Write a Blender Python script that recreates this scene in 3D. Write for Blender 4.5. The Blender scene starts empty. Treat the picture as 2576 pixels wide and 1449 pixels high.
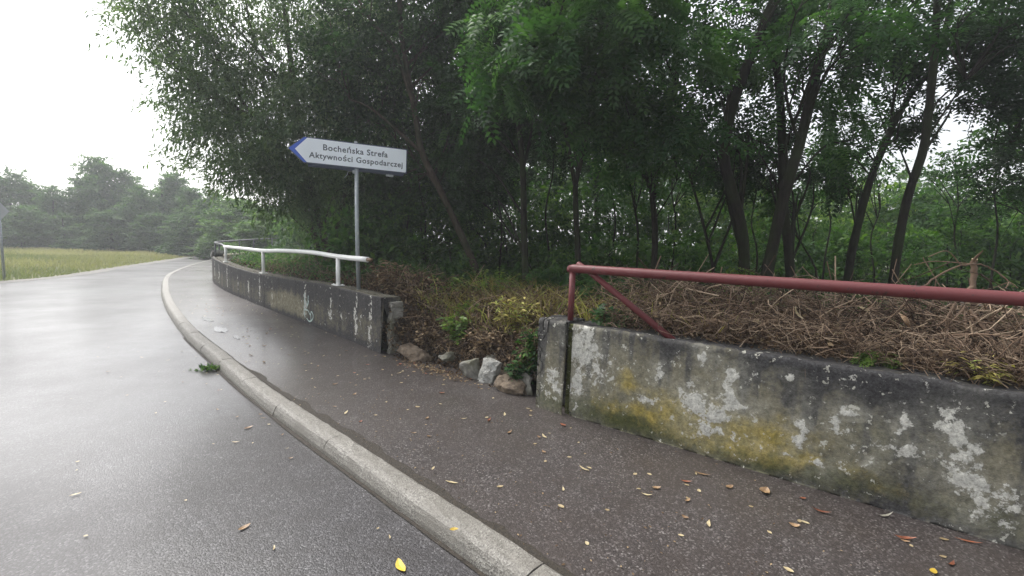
import bpy, bmesh, math, random
import numpy as np
from mathutils import Vector, Matrix
R = math.radians
C = bpy.context.scene.collection
scene = bpy.context.scene
random.seed(7)
rng = np.random.default_rng(11)

# ------------------------------------------------------------------ camera, sky, sun, exposure
FPX, EYE, PITCH, ROLL = 1180.0, 1.6, R(5.4), R(2.0)
cam_d = bpy.data.cameras.new('camera'); cam = bpy.data.objects.new('camera', cam_d); C.objects.link(cam)
cam_d.sensor_width = 36.0; cam_d.lens = 36.0 * FPX / 2576.0
cam_d.clip_start = 0.05; cam_d.clip_end = 4000
CM = Matrix.Rotation(math.pi/2 - PITCH, 4, 'X') @ Matrix.Rotation(ROLL, 4, 'Z')
cam.matrix_world = Matrix.Translation((0, 0, EYE)) @ CM
scene.camera = cam
CM3 = np.array(CM.to_3x3())

world = bpy.data.worlds.new('World'); scene.world = world; world.use_nodes = True
wn = world.node_tree.nodes; wl = world.node_tree.links
sky = wn.new('ShaderNodeTexSky'); sky.sky_type = 'NISHITA'; sky.sun_disc = False
SUN_EL, SUN_AZ = 52.0, -50.0          # azimuth measured from +Y towards +X
sky.sun_elevation = R(SUN_EL); sky.sun_rotation = R(SUN_AZ)
sky.air_density = 1.0; sky.dust_density = 4.0; sky.ozone_density = 1.0
hs = wn.new('ShaderNodeHueSaturation'); hs.inputs['Saturation'].default_value = 0.22
bg = wn['Background']; bg.inputs['Strength'].default_value = 0.15
wl.new(sky.outputs[0], hs.inputs['Color']); wl.new(hs.outputs[0], bg.inputs['Color'])
sd = bpy.data.lights.new('sun', 'SUN'); sd.energy = 1.4; sd.angle = R(16); sd.color = (1, .97, .93)
so = bpy.data.objects.new('sun', sd); C.objects.link(so)
sv = Vector((math.sin(R(SUN_AZ))*math.cos(R(SUN_EL)), math.cos(R(SUN_AZ))*math.cos(R(SUN_EL)), math.sin(R(SUN_EL))))
so.rotation_euler = sv.to_track_quat('Z', 'Y').to_euler(); so.location = sv*50
vs = scene.view_settings; vs.view_transform = 'Standard'; vs.look = 'None'; vs.gamma = 1; vs.exposure = 1.15
scene.render.engine = 'CYCLES'
cy = scene.cycles; cy.use_denoising = True; cy.max_bounces = 6; cy.diffuse_bounces = 3; cy.glossy_bounces = 3
cy.transmission_bounces = 4; cy.volume_bounces = 1; cy.use_adaptive_sampling = True; cy.adaptive_threshold = 0.02
cy.sample_clamp_indirect = 5

def at(px, py, Y):                      # the world point at depth Y behind a spot of the 2576-wide photograph
    d = CM3 @ np.array([(px-1288)/FPX, -(py-724.5)/FPX, -1.0]); t = Y/d[1]
    return np.array([d[0]*t, Y, EYE + d[2]*t])

# ------------------------------------------------------------------ helpers
def tag(o, label=None, cat=None, group=None, kind=None):
    if label: o['label'] = label
    if cat: o['category'] = cat
    if group: o['group'] = group
    if kind: o['kind'] = kind
    return o
def empty(name, loc, label, cat, group=None):
    o = bpy.data.objects.new(name, None); C.objects.link(o); o.location = tuple(float(v) for v in loc)
    o.empty_display_size = .2
    return tag(o, label, cat, group)
def obj(name, me, mat, parent=None, smooth=False):
    o = bpy.data.objects.new(name, me); C.objects.link(o)
    if mat is not None: me.materials.append(mat)
    if smooth: me.polygons.foreach_set('use_smooth', [True]*len(me.polygons))
    if parent is not None:
        o.parent = parent; o.matrix_parent_inverse = Matrix.Translation(parent.location).inverted()
    return o
def mesh_np(name, V, F, rnd=None):      # F: (n,4) or (n,3) int array
    me = bpy.data.meshes.new(name); V = np.asarray(V, np.float32); F = np.asarray(F, np.int32)
    k = F.shape[1]; me.vertices.add(len(V)); me.vertices.foreach_set('co', V.ravel())
    me.loops.add(F.size); me.loops.foreach_set('vertex_index', F.ravel())
    me.polygons.add(len(F)); me.polygons.foreach_set('loop_start', np.arange(len(F), dtype=np.int32)*k)
    me.polygons.foreach_set('loop_total', np.full(len(F), k, np.int32))
    me.update(calc_edges=True)
    if rnd is not None:
        a = me.attributes.new('rnd', 'FLOAT', 'FACE'); a.data.foreach_set('value', np.asarray(rnd, np.float32))
    return me
def bm_mesh(name, bm):
    me = bpy.data.meshes.new(name); bmesh.ops.recalc_face_normals(bm, faces=bm.faces); bm.to_mesh(me); bm.free(); return me
def catmull(P, n=8):
    P = np.asarray(P, float); Q = np.vstack([2*P[0]-P[1], P, 2*P[-1]-P[-2]]); out = []
    for i in range(1, len(Q)-2):
        for t in np.linspace(0, 1, n, endpoint=False):
            a, b, c, d = Q[i-1], Q[i], Q[i+1], Q[i+2]
            out.append(.5*((2*b)+(-a+c)*t+(2*a-5*b+4*c-d)*t*t+(-a+3*b-3*c+d)*t**3))
    out.append(Q[-2]); return np.array(out)
def resample(P, step):
    P = np.asarray(P, float); s = np.r_[0, np.cumsum(np.linalg.norm(np.diff(P, axis=0), axis=1))]
    n = max(2, int(s[-1]/step)+1); q = np.linspace(0, s[-1], n)
    return np.stack([np.interp(q, s, P[:, i]) for i in range(P.shape[1])], 1), q
def normals2(P):                        # right-hand normals of a ground curve
    T = np.gradient(P[:, :2], axis=0); T /= np.linalg.norm(T, axis=1)[:, None]+1e-9
    return np.stack([T[:, 1], -T[:, 0]], 1)
def tubes(paths, radii, sides=5, rnd=None):    # paths (n,k,3), radii (n,k) -> V, F, face rnd
    paths = np.asarray(paths, float); radii = np.asarray(radii, float); n, k, _ = paths.shape
    T = np.gradient(paths, axis=1); T /= np.linalg.norm(T, axis=2, keepdims=True)+1e-9
    ref = np.where(np.abs(T[..., 2:3]) > .9, np.array([1., 0, 0]), np.array([0, 0, 1.]))
    ref = np.repeat(ref[:, :1], k, axis=1)
    A = np.cross(T, ref); A /= np.linalg.norm(A, axis=2, keepdims=True)+1e-9; B = np.cross(T, A)
    ang = np.arange(sides)/sides*2*np.pi
    V = paths[:, :, None]+radii[:, :, None, None]*(A[:, :, None]*np.cos(ang)[:, None]+B[:, :, None]*np.sin(ang)[:, None])
    idx = np.arange(n*k*sides).reshape(n, k, sides); nx = np.roll(idx, -1, axis=2)
    F = np.stack([idx[:, :-1], nx[:, :-1], nx[:, 1:], idx[:, 1:]], -1).reshape(-1, 4)
    r = None if rnd is None else np.repeat(rnd, (k-1)*sides)
    return V.reshape(-1, 3), F, r
def merge(parts):
    V, F, Rn, o = [], [], [], 0
    for p in parts:
        V.append(p[0]); F.append(p[1]+o); Rn.append(p[2] if p[2] is not None else np.full(len(p[1]), .5)); o += len(p[0])
    return np.vstack(V), np.vstack(F), np.concatenate(Rn)
def tube_mesh(name, pts, rad, sides=16, cap=True):
    pts = np.asarray(pts, float); rad = np.full(len(pts), rad) if np.isscalar(rad) else np.asarray(rad)
    V, F, _ = tubes(pts[None], rad[None], sides)
    bm = bmesh.new(); vv = [bm.verts.new(v) for v in V]
    for f in F: bm.faces.new([vv[i] for i in f])
    if cap:
        bm.faces.new(vv[:sides]); bm.faces.new(vv[-sides:])
    return bm_mesh(name, bm)
def add_box(bm, c, s, rot=None):
    m = Matrix.Translation(c) @ (rot.to_4x4() if rot else Matrix()) @ Matrix.Diagonal((*s, 1))
    return bmesh.ops.create_cube(bm, size=1, matrix=m)['verts']
def bevel_all(bm, w, seg=2):
    bmesh.ops.bevel(bm, geom=[e for e in bm.edges if len(e.link_faces) == 2 and e.calc_face_angle() > .5], offset=w, segments=seg, affect='EDGES')
def vnoise(x, y, seed=0):
    def h(i, j):
        n = np.sin(i*127.1+j*311.7+seed*74.7)*43758.5453; return n-np.floor(n)
    xi, yi = np.floor(x), np.floor(y); fx, fy = x-xi, y-yi; fx = fx*fx*(3-2*fx); fy = fy*fy*(3-2*fy)
    return (h(xi, yi)*(1-fx)+h(xi+1, yi)*fx)*(1-fy)+(h(xi, yi+1)*(1-fx)+h(xi+1, yi+1)*fx)*fy
def fbm(x, y, seed=0, o=4):
    s, a, t = 0, .5, 0
    for i in range(o): s = s+a*vnoise(x*2**i, y*2**i, seed+i*3.3); t += a; a *= .5
    return s/t

# ------------------------------------------------------------------ materials
class NT:
    def __init__(s, name):
        s.m = bpy.data.materials.new(name); s.m.use_nodes = True; s.t = s.m.node_tree
        s.b = s.t.nodes['Principled BSDF']; s.out = s.t.nodes['Material Output']
    def n(s, t, **k):
        x = s.t.nodes.new(t)
        for a, v in k.items():
            if hasattr(x, a) and a not in x.inputs: setattr(x, a, v)
            else: x.inputs[a].default_value = v
        return x
    def l(s, a, b): s.t.links.new(a, b)
    def pos(s): return s.n('ShaderNodeNewGeometry').outputs['Position']
    def noise(s, vec, scale, detail=4, rough=.55, out='Fac'):
        x = s.n('ShaderNodeTexNoise'); x.inputs['Scale'].default_value = scale; x.inputs['Detail'].default_value = detail
        x.inputs['Roughness'].default_value = rough; s.l(vec, x.inputs['Vector']); return x.outputs[out]
    def ramp(s, fac, stops, interp='LINEAR'):
        x = s.n('ShaderNodeValToRGB'); e = x.color_ramp.elements; x.color_ramp.interpolation = interp
        while len(e) < len(stops): e.new(.5)
        for i, (p, c) in enumerate(stops):
            e[i].position = p; e[i].color = (*c, 1) if len(c) == 3 else c
        s.l(fac, x.inputs[0]); return x.outputs[0]
    def mix(s, fac, a, b, mode='MIX'):
        x = s.n('ShaderNodeMixRGB'); x.blend_type = mode
        for i, v in enumerate((fac, a, b)):
            if isinstance(v, bpy.types.NodeSocket): s.l(v, x.inputs[i])
            else: x.inputs[i].default_value = v if i == 0 else (*v, 1)
        return x.outputs[0]
    def math(s, op, a, b=0., c=0., clamp=False):
        x = s.n('ShaderNodeMath'); x.operation = op; x.use_clamp = clamp
        for i, v in enumerate((a, b, c)):
            if isinstance(v, bpy.types.NodeSocket): s.l(v, x.inputs[i])
            else: x.inputs[i].default_value = v
        return x.outputs[0]
    def bump(s, h, strength=.3, dist=.01):
        x = s.n('ShaderNodeBump'); x.inputs['Strength'].default_value = strength; x.inputs['Distance'].default_value = dist
        s.l(h, x.inputs['Height']); s.l(x.outputs[0], s.b.inputs['Normal']); return x.outputs[0]
    def attr(s, name): x = s.n('ShaderNodeAttribute'); x.attribute_name = name; return x.outputs['Fac']
    def set(s, **k):
        for a, v in k.items():
            i = s.b.inputs[a.replace('_', ' ')]
            if isinstance(v, bpy.types.NodeSocket): s.l(v, i)
            else: i.default_value = (*v, 1) if isinstance(v, tuple) and len(v) == 3 else v

def leaf_mat(name, cols, trans=.42, rough=.45, tcol=None, spec=.35):
    m = NT(name); r = m.attr('rnd')
    st = [(i/(len(cols)-1), c) for i, c in enumerate(cols)]
    col = m.ramp(r, st); m.set(Base_Color=col, Roughness=rough, Specular_IOR_Level=spec)
    if trans:
        tr = m.n('ShaderNodeBsdfTranslucent'); g = m.mix(1, col, tcol or (1.35, 1.5, .6), 'MULTIPLY'); m.l(g, tr.inputs[0])
        mx = m.n('ShaderNodeMixShader'); mx.inputs[0].default_value = trans
        m.l(m.b.outputs[0], mx.inputs[1]); m.l(tr.outputs[0], mx.inputs[2]); m.l(mx.outputs[0], m.out.inputs['Surface'])
    return m.m
M = {}
M['willow'] = leaf_mat('willow_leaf', [(.04, .078, .036), (.09, .145, .075), (.17, .23, .14)], trans=.5, rough=.55, spec=.25)  # silvery leaf, lightened further so the colour carries some of the milky veil
M['dark'] = leaf_mat('dark_leaf', [(.010, .028, .010), (.022, .06, .018), (.06, .13, .034)], rough=.6, spec=.18)
M['locust'] = leaf_mat('locust_leaf', [(.018, .052, .02), (.036, .092, .03), (.075, .15, .05)], rough=.55, spec=.22)
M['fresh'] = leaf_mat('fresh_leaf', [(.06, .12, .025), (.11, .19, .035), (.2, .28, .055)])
M['far'] = leaf_mat('far_leaf', [(.035, .08, .036), (.065, .13, .055), (.11, .19, .075)], rough=.6, spec=.2)  # lighter leaf colour stands in for thicker haze over the far trees
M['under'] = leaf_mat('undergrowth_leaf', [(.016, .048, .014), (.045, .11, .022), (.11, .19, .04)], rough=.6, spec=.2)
M['far_green'] = leaf_mat('far_green_leaf', [(.05, .11, .035), (.085, .165, .05), (.14, .22, .07)], rough=.6, spec=.2)
M['dry'] = leaf_mat('dry_leaf', [(.035, .022, .013), (.09, .058, .034), (.18, .125, .07), (.34, .26, .16)], trans=.15, tcol=(1.2, 1, .8), rough=.7, spec=.2)
M['straw'] = leaf_mat('dry_grass', [(.10, .085, .03), (.26, .22, .065), (.46, .39, .13), (.22, .30, .07)], trans=.2, rough=.7, spec=.2)
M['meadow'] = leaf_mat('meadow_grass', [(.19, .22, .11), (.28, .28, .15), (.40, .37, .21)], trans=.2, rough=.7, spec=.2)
def twig_mat(name, cols):
    m = NT(name); col = m.ramp(m.attr('rnd'), [(i/(len(cols)-1), c) for i, c in enumerate(cols)])
    n = m.noise(m.pos(), 60); col = m.mix(.5, col, m.ramp(n, [(.3, (.4, .4, .4)), (.7, (1, 1, 1))]), 'MULTIPLY')
    m.set(Base_Color=col, Roughness=.75, Specular_IOR_Level=.25); return m.m
M['twig'] = twig_mat('dead_twig', [(.035, .022, .015), (.10, .065, .044), (.25, .17, .115), (.48, .37, .26)])
def bark_mat(name, a, b):
    m = NT(name); mp = m.n('ShaderNodeMapping'); mp.inputs['Scale'].default_value = (1, 1, .22); m.l(m.pos(), mp.inputs[0])
    n = m.noise(mp.outputs[0], 28, 6, .65); n2 = m.noise(m.pos(), 3, 3)
    c = m.mix(m.ramp(n2, [(.4, (0, 0, 0)), (.65, (1, 1, 1))]), m.ramp(n, [(.3, a), (.7, b)]), (.022, .028, .012))
    m.set(Base_Color=c, Roughness=.9, Specular_IOR_Level=.15); m.bump(n, .8, .03); return m.m
M['bark'] = bark_mat('tree_bark', (.007, .006, .005), (.027, .022, .018))
M['bark_pale'] = bark_mat('pale_bark', (.022, .017, .013), (.075, .058, .042))

def asphalt(name, base, stone, wet, seedv, brown=(.05, .036, .03), coat=.4):
    m = NT(name); p = m.pos()
    v = m.n('ShaderNodeTexVoronoi'); v.inputs['Scale'].default_value = 115; m.l(p, v.inputs['Vector'])
    fine = m.noise(p, 160, 3, .7); big = m.noise(p, .7, 5, .6); mid = m.noise(p, 5, 4, .6)
    c1 = m.ramp(v.outputs['Color'], [(.15, tuple(x*.45 for x in base)), (.55, base), (.74, tuple(x*1.8 for x in base)), (.95, stone)])
    c2 = m.mix(m.ramp(mid, [(.35, (0, 0, 0)), (.75, (.7, .7, .7))]), c1, tuple(x*.75 for x in brown))
    c3 = m.mix(m.ramp(big, [(.35, (.0, .0, .0)), (.7, (.55, .55, .55))]), c2, brown)
    m.set(Base_Color=c3)
    wm = m.ramp(m.noise(p, .35, 4, .6), [(.35, (wet[0],)*3), (.65, (wet[1],)*3)])
    m.set(Roughness=m.math('ADD', wm, m.math('MULTIPLY', fine, .12)), IOR=1.4)
    m.set(Specular_IOR_Level=.5)
    h = m.math('ADD', m.math('MULTIPLY', v.outputs['Distance'], -1.0), m.math('MULTIPLY', mid, 1.4))
    m.bump(h, .32, .005)
    m.set(Coat_Weight=coat, Coat_Roughness=.2, Coat_IOR=1.33)
    return m.m
M['road'] = asphalt('wet_road_asphalt', (.042, .04, .043), (.17, .165, .17), (.3, .62), 1, brown=(.034, .03, .03), coat=.5)
M['path'] = asphalt('path_asphalt', (.045, .0385, .0375), (.24, .225, .215), (.36, .62), 2, brown=(.044, .033, .028), coat=.7)

m = NT('granite_kerb'); p = m.pos(); v = m.n('ShaderNodeTexVoronoi'); v.inputs['Scale'].default_value = 130; m.l(p, v.inputs['Vector'])
c = m.ramp(v.outputs['Color'], [(.1, (.07, .066, .06)), (.45, (.21, .2, .18)), (.8, (.35, .34, .31)), (1, (.5, .49, .46))])
big = m.noise(p, 4, 5, .6); c = m.mix(m.ramp(big, [(.3, (0, 0, 0)), (.7, (.8, .8, .8))]), c, (.16, .15, .13)); c = m.mix(.2, c, (.15, .14, .125)); c = m.mix(1, c, (.82, .81, .79), 'MULTIPLY')
m.set(Base_Color=c, Roughness=.6); m.bump(m.math('ADD', v.outputs['Distance'], big), .35, .006); M['kerb'] = m.m

m = NT('soil'); n = m.noise(m.pos(), 6, 8, .7); n2 = m.noise(m.pos(), 90, 3, .7)
c = m.ramp(m.math('ADD', m.math('MULTIPLY', n, .6), m.math('MULTIPLY', n2, .4)), [(.3, (.012, .009, .006)), (.55, (.035, .025, .016)), (.75, (.08, .06, .035))])
m.set(Base_Color=c, Roughness=.95); m.bump(n2, .8, .02); M['soil'] = m.m
m = NT('ground_green'); n = m.noise(m.pos(), 1.2, 8, .7)
m.set(Base_Color=m.ramp(n, [(.3, (.05, .06, .022)), (.5, (.1, .11, .035)), (.7, (.17, .15, .05))]), Roughness=.95); M['ground'] = m.m
m = NT('gravel_edge'); n = m.noise(m.pos(), 25, 6, .8)
m.set(Base_Color=m.ramp(n, [(.35, (.07, .065, .055)), (.65, (.2, .19, .17))]), Roughness=.8); m.bump(n, .5, .02); M['gravel'] = m.m
m = NT('moss_dirt'); n = m.noise(m.pos(), 40, 6, .7)
m.set(Base_Color=m.ramp(n, [(.3, (.012, .01, .007)), (.6, (.035, .027, .018)), (.8, (.07, .055, .035))]), Roughness=.85); m.bump(n, .8, .01); M['dirt'] = m.m

def old_wall(name, dark_col=(.035, .034, .035), fl0=.62):
    m = NT(name); p = m.pos()
    fine = m.noise(p, 14, 8, .7); ff = m.noise(p, 70, 4, .7); mid = m.noise(p, 4.5, 6, .65)
    base = m.ramp(fine, [(.3, (.115, .103, .068)), (.5, (.19, .172, .118)), (.7, (.285, .258, .185))])
    def sharp(a, lo, hi, k=.55):
        x = m.math('ADD', a, m.math('MULTIPLY', m.math('SUBTRACT', fine, .5), k*2)); x = m.math('ADD', x, m.math('MULTIPLY', m.math('SUBTRACT', ff, .5), .35))
        return m.ramp(x, [(lo, (0, 0, 0)), (hi, (1, 1, 1))])
    yel = m.ramp(fine, [(.3, (.16, .14, .035)), (.5, (.29, .225, .05)), (.75, (.42, .32, .085))])
    grn = m.mix(sharp(m.attr('green'), .3, .8, .4), base, (.06, .065, .022))
    dk = m.ramp(ff, [(.3, tuple(x*.5 for x in dark_col)), (.7, tuple(x*2 for x in dark_col))])
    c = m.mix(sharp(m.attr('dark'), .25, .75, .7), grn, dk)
    c = m.mix(sharp(m.attr('yellow'), .25, .85, .45), c, yel)
    c = m.mix(m.math('MULTIPLY', m.math('MULTIPLY', m.math('SUBTRACT', m.attr('soft'), .05, clamp=True), 1.0, clamp=True), m.ramp(mid, [(.3, (.25, .25, .25)), (.6, (1, 1, 1))])), c, (.31, .30, .25))
    c = m.mix(sharp(m.attr('white'), .44, .60, 1.6), c, m.ramp(ff, [(.3, (.36, .35, .31)), (.7, (.6, .59, .54))]))
    mott = m.ramp(m.noise(p, 30, 6, .75), [(.35, (.5, .5, .5)), (.65, (1.35, 1.35, 1.35))]); c = m.mix(.8, c, mott, 'MULTIPLY')
    # stray flakes everywhere
    fl = m.ramp(m.noise(p, 22, 5, .6), [(fl0, (0, 0, 0)), (fl0+.03, (1, 1, 1))]); c = m.mix(m.math('MULTIPLY', fl, m.ramp(mid, [(.44, (0, 0, 0)), (.54, (1, 1, 1))])), c, (.44, .43, .37))
    m.set(Base_Color=c, Roughness=.85, Specular_IOR_Level=.25)
    m.bump(m.math('ADD', m.math('MULTIPLY', m.attr('white'), .6), m.math('ADD', fine, m.math('MULTIPLY', ff, .6))), .55, .012); return m.m
M['wall'] = old_wall('weathered_render')
M['wall2'] = old_wall('stained_concrete', (.038, .036, .036), .72)
def paint(name, col, chip, rough=.4, metal=0, amt=.66, coat=.2):
    m = NT(name); n = m.noise(m.pos(), 12, 8, .75); n2 = m.noise(m.pos(), 3, 4)
    c = m.mix(m.ramp(n2, [(.3, (0, 0, 0)), (.8, (.5, .5, .5))]), col, tuple(x*.7 for x in col))
    c = m.mix(m.ramp(n, [(amt, (0, 0, 0)), (amt+.03, (1, 1, 1))]), c, chip)
    m.set(Base_Color=c, Roughness=rough, Metallic=metal, Coat_Weight=coat); m.bump(n, .2, .003); return m.m
M['red'] = paint('red_oxide_paint', (.125, .021, .023), (.04, .02, .015), .6, amt=.62, coat=.05)
M['white'] = paint('white_paint', (.84, .84, .82), (.3, .25, .2), .45, amt=.7)
M['darkrail'] = paint('old_dark_rail', (.10, .11, .11), (.2, .2, .19), .6)
M['galv'] = paint('galvanised_steel', (.33, .36, .38), (.42, .44, .45), .42, .35, .55)
M['rust'] = paint('rusty_steel', (.16, .10, .06), (.25, .2, .15), .7, .2, .5, 0)
M['sign_white'] = paint('sign_white_sheet', (.86, .91, .98), (.68, .73, .8), .35, amt=.64, coat=.1)
M['sign_blue'] = paint('sign_blue_sheet', (.015, .085, .5), (.03, .1, .4), .35, amt=.7)
M['sign_edge'] = paint('sign_frame_fringe_blue', (.04, .06, .12), (.08, .10, .15), .5)  # dark frame, with the blue lens fringe of its edge put into the colour
M['letter'] = paint('sign_lettering', (.085, .10, .13), (.15, .17, .2), .5, amt=.63)
M['sign_back'] = paint('sign_back_grey', (.3, .32, .34), (.22, .23, .25), .5)
M['concrete'] = NT('broken_concrete').m
m = NT('broken_concrete_chunk'); n = m.noise(m.pos(), 16, 8, .7); n3 = m.noise(m.pos(), 3, 4)
c = m.ramp(n, [(.3, (.10, .095, .08)), (.55, (.22, .21, .185)), (.75, (.36, .35, .32))])
c = m.mix(m.ramp(n3, [(.45, (0, 0, 0)), (.65, (.6, .6, .6))]), c, (.1, .1, .05)); m.set(Base_Color=c, Roughness=.85); m.bump(n, .8, .015); M['chunk'] = m.m
m = NT('white_chunk'); n = m.noise(m.pos(), 16, 8, .7)
m.set(Base_Color=m.ramp(n, [(.35, (.16, .155, .135)), (.55, (.33, .325, .3)), (.7, (.55, .55, .51))]), Roughness=.8); m.bump(n, .8, .015); M['chunk_pale'] = m.m
m = NT('brown_chunk'); n = m.noise(m.pos(), 16, 8, .7)
m.set(Base_Color=m.ramp(n, [(.35, (.07, .05, .035)), (.7, (.19, .145, .1))]), Roughness=.85); m.bump(n, .8, .015); M['chunk_brown'] = m.m
def flat_leaf_mat(name, a, b):
    m = NT(name); n = m.noise(m.pos(), 45, 4, .6); oi = m.n('ShaderNodeObjectInfo').outputs['Random']
    c = m.mix(m.ramp(n, [(.35, (0, 0, 0)), (.65, (1, 1, 1))]), a, b); c = m.mix(1, c, m.ramp(oi, [(0, (.55, .5, .45)), (1, (1.0, 1.0, 1.0))]), 'MULTIPLY')
    m.set(Base_Color=c, Roughness=.5); return m.m
M['l_pale'] = flat_leaf_mat('leaf_pale', (.52, .45, .28), (.36, .28, .15))
M['l_tan'] = flat_leaf_mat('leaf_tan', (.36, .24, .13), (.2, .12, .06))
M['l_rust'] = flat_leaf_mat('leaf_rust', (.30, .10, .045), (.16, .055, .03))
M['l_yellow'] = flat_leaf_mat('leaf_yellow', (.62, .45, .04), (.5, .36, .05))
M['l_grey'] = flat_leaf_mat('leaf_grey', (.4, .4, .34), (.26, .25, .2))
M['graffiti'] = NT('graffiti_paint').m; M['graffiti'].node_tree.nodes['Principled BSDF'].inputs['Base Color'].default_value = (.36, .46, .43, 1)
# puddle water
m = NT('puddle_water'); m.set(Base_Color=(.03, .028, .027), Roughness=.12, IOR=1.45, Specular_IOR_Level=.5); M['puddle'] = m.m

# ------------------------------------------------------------------ ground plan
KERB = [(7.5, -5.2), (4.2, -1.9), (2.2, -.05), (.9, 1.16), (-.09, 2.12), (-.62, 2.62), (-1.32, 3.29), (-1.98, 3.92), (-2.75, 4.68), (-3.84, 5.83), (-5.33, 7.43), (-7.49, 10.0), (-9.65, 12.8),
        (-11.99, 16.1), (-14.0, 19.63), (-16.15, 24.09), (-17.75, 28.2), (-18.6, 33), (-18.2, 38), (-15.5, 44), (-9, 51), (2, 58)]
kc, ks = resample(catmull(KERB, 10), .12)
kn = normals2(kc)                        # right side = towards the path?  (curve runs away from the camera)
LEFT = [(-2, -16), (-9, -9), (-12.5, -2), (-13.8, 5), (-14.37, 13.08), (-14.95, 16.13), (-16.46, 19.58), (-18.31, 24.25), (-20.3, 29.2), (-22.3, 35), (-22.6, 41), (-20, 48), (-13, 56), (0, 65)]
lc, _ = resample(catmull(LEFT, 8), .4)
WALL_L = [(-1.70, 6.06), (-2.64, 7.1), (-4.58, 9.1), (-6.19, 10.8), (-7.6, 12.35), (-9.0, 14.1), (-9.95, 15.5)]
WALL_FAR = [(-9.95, 15.5), (-10.55, 17.2), (-11.3, 20), (-12.1, 24), (-12.9, 29), (-13, 34), (-11, 40), (-5, 46)]
WR0 = np.array([.28, 4.27]); WRD = np.array([2.44, -1.95]); WRD = WRD/np.linalg.norm(WRD); WRN = np.array([-WRD[1], WRD[0]])
def ring(bm, P, z):
    return [bm.verts.new((float(x), float(y), z)) for x, y in P]
def poly(name, P, z, mat, kind='structure'):
    bm = bmesh.new(); f = bm.faces.new(ring(bm, P, z)); bmesh.ops.triangulate(bm, faces=[f]);
    me = bm_mesh(name, bm)
    if me.polygons[0].normal.z < 0: me.flip_normals()
    return tag(obj(name, me, mat), kind=kind)
# one ground sheet to the horizon
ax = np.unique(np.r_[-1600, -700, -300, -150, np.arange(-100, 101, 4.), 150, 300, 700, 1600])
X, Y = np.meshgrid(ax, ax); Z = -.03-.02*fbm(X*.1, Y*.1)-.25*((X > 3) | (Y > 50))*0
n = len(ax); idx = np.arange(n*n).reshape(n, n)
F = np.stack([idx[:-1, :-1], idx[:-1, 1:], idx[1:, 1:], idx[1:, :-1]], -1).reshape(-1, 4)
tag(obj('ground', mesh_np('ground', np.stack([X, Y, Z], -1).reshape(-1, 3), F), M['ground']), kind='structure')
poly('road', np.vstack([kc+kn*.03, lc[::-1]]), .0, M['road'])
# gravelly edge strip at the far side of the road
le = normals2(lc); V = np.vstack([np.c_[lc-le*(.25+.35*fbm(np.arange(len(lc))*.9, np.zeros(len(lc)), 4)[:, None]), np.full(len(lc), .006)], np.c_[lc+le*(.22*fbm(np.arange(len(lc))*.8, np.zeros(len(lc)), 9)[:, None]), np.full(len(lc), .006)]])
n = len(lc); i = np.arange(n-1); tag(obj('road_edge', mesh_np('road_edge', V, np.stack([i, i+1, i+n+1, i+n], -1)), M['gravel']), kind='structure')

# path surface
kin = kc+kn*.17
wallline = np.vstack([np.array([WR0+WRD*9, WR0+WRD*4, WR0+WRN*.15]), np.array([(.55, 4.75), (.1, 5.35), (-.9, 6.3), (-1.4, 6.4)]), np.array(WALL_L)+np.array([.08, .08]), np.array(WALL_FAR[1:])+np.array([.1, 0])])
PZ = .095
a0 = np.argmin(np.abs(kc[:, 1]-44))
wl2 = wallline[:-2]
poly('path', np.vstack([kin[:a0], wl2[::-1]]), PZ, M['path'])
# kerb: stones a metre long with open joints, one mesh
prof = [(.0, -.06), (.014, .03), (.028, .062), (.042, .082), (.056, .092), (.072, .098), (.1, .101), (.16, .102), (.176, .1), (.18, -.06)]
bm = bmesh.new(); L = ks[-1]; s = .35; kn3 = kn
def kpt(q, off, z):
    x = np.interp(q, ks, kc[:, 0]); y = np.interp(q, ks, kc[:, 1]); nx = np.interp(q, ks, kn[:, 0]); ny = np.interp(q, ks, kn[:, 1])
    return (float(x+nx*off), float(y+ny*off), z)
while s < L-1.2 and s < 62:
    e = s+.995; jz = random.uniform(-.003, .003); jo = random.uniform(-.003, .003); rows = []
    for q in np.linspace(s+.002, e-.002, 12):
        rows.append([bm.verts.new(kpt(q, o+jo+random.uniform(-.002, .002), z+jz+random.uniform(-.002, .002))) for o, z in prof])
    for a, b in zip(rows, rows[1:]):
        for j in range(len(prof)-1): bm.faces.new((a[j], b[j], b[j+1], a[j+1]))
    bm.faces.new(rows[0]); bm.faces.new(rows[-1][::-1]); s = e+.002
tag(obj('kerb', bm_mesh('kerb', bm), M['kerb']), kind='structure')
# dirt and moss strip between the kerb and the path asphalt, ragged
q = np.arange(1.0, 17.5, .05)
w = .02+.075*fbm(q*2.1, q*0, 5)+.05*(vnoise(q*9, q*0, 6)-.3); w = w*np.interp(q, [0, 12.5, 14.6, 15.2, 17.4], [1.1, .9, .7, .15, 0])*(.6+.8*vnoise(q*5, q*0, 77)); w = np.clip(w, .004, .12)
A = np.array([kpt(a, .176, PZ+.006) for a in q]); B = np.array([kpt(a, .18+ww, PZ+.0045) for a, ww in zip(q, w)])
n = len(q); i = np.arange(n-1); tag(obj('kerb_dirt', mesh_np('kerb_dirt', np.vstack([A, B]), np.stack([i, i+1, i+n+1, i+n], -1)), M['dirt']), kind='structure')
# damp grit along the foot of the kerb on the road
w = .006+.022*fbm(q*1.7, q*0, 15); A = np.array([kpt(a, .01, .0075) for a in q]); B = np.array([kpt(a, -ww, .0045) for a, ww in zip(q, w)])
tag(obj('gutter_dirt', mesh_np('gutter_dirt', np.vstack([A, B]), np.stack([i, i+1, i+n+1, i+n], -1)), M['dirt']), kind='structure')
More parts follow.
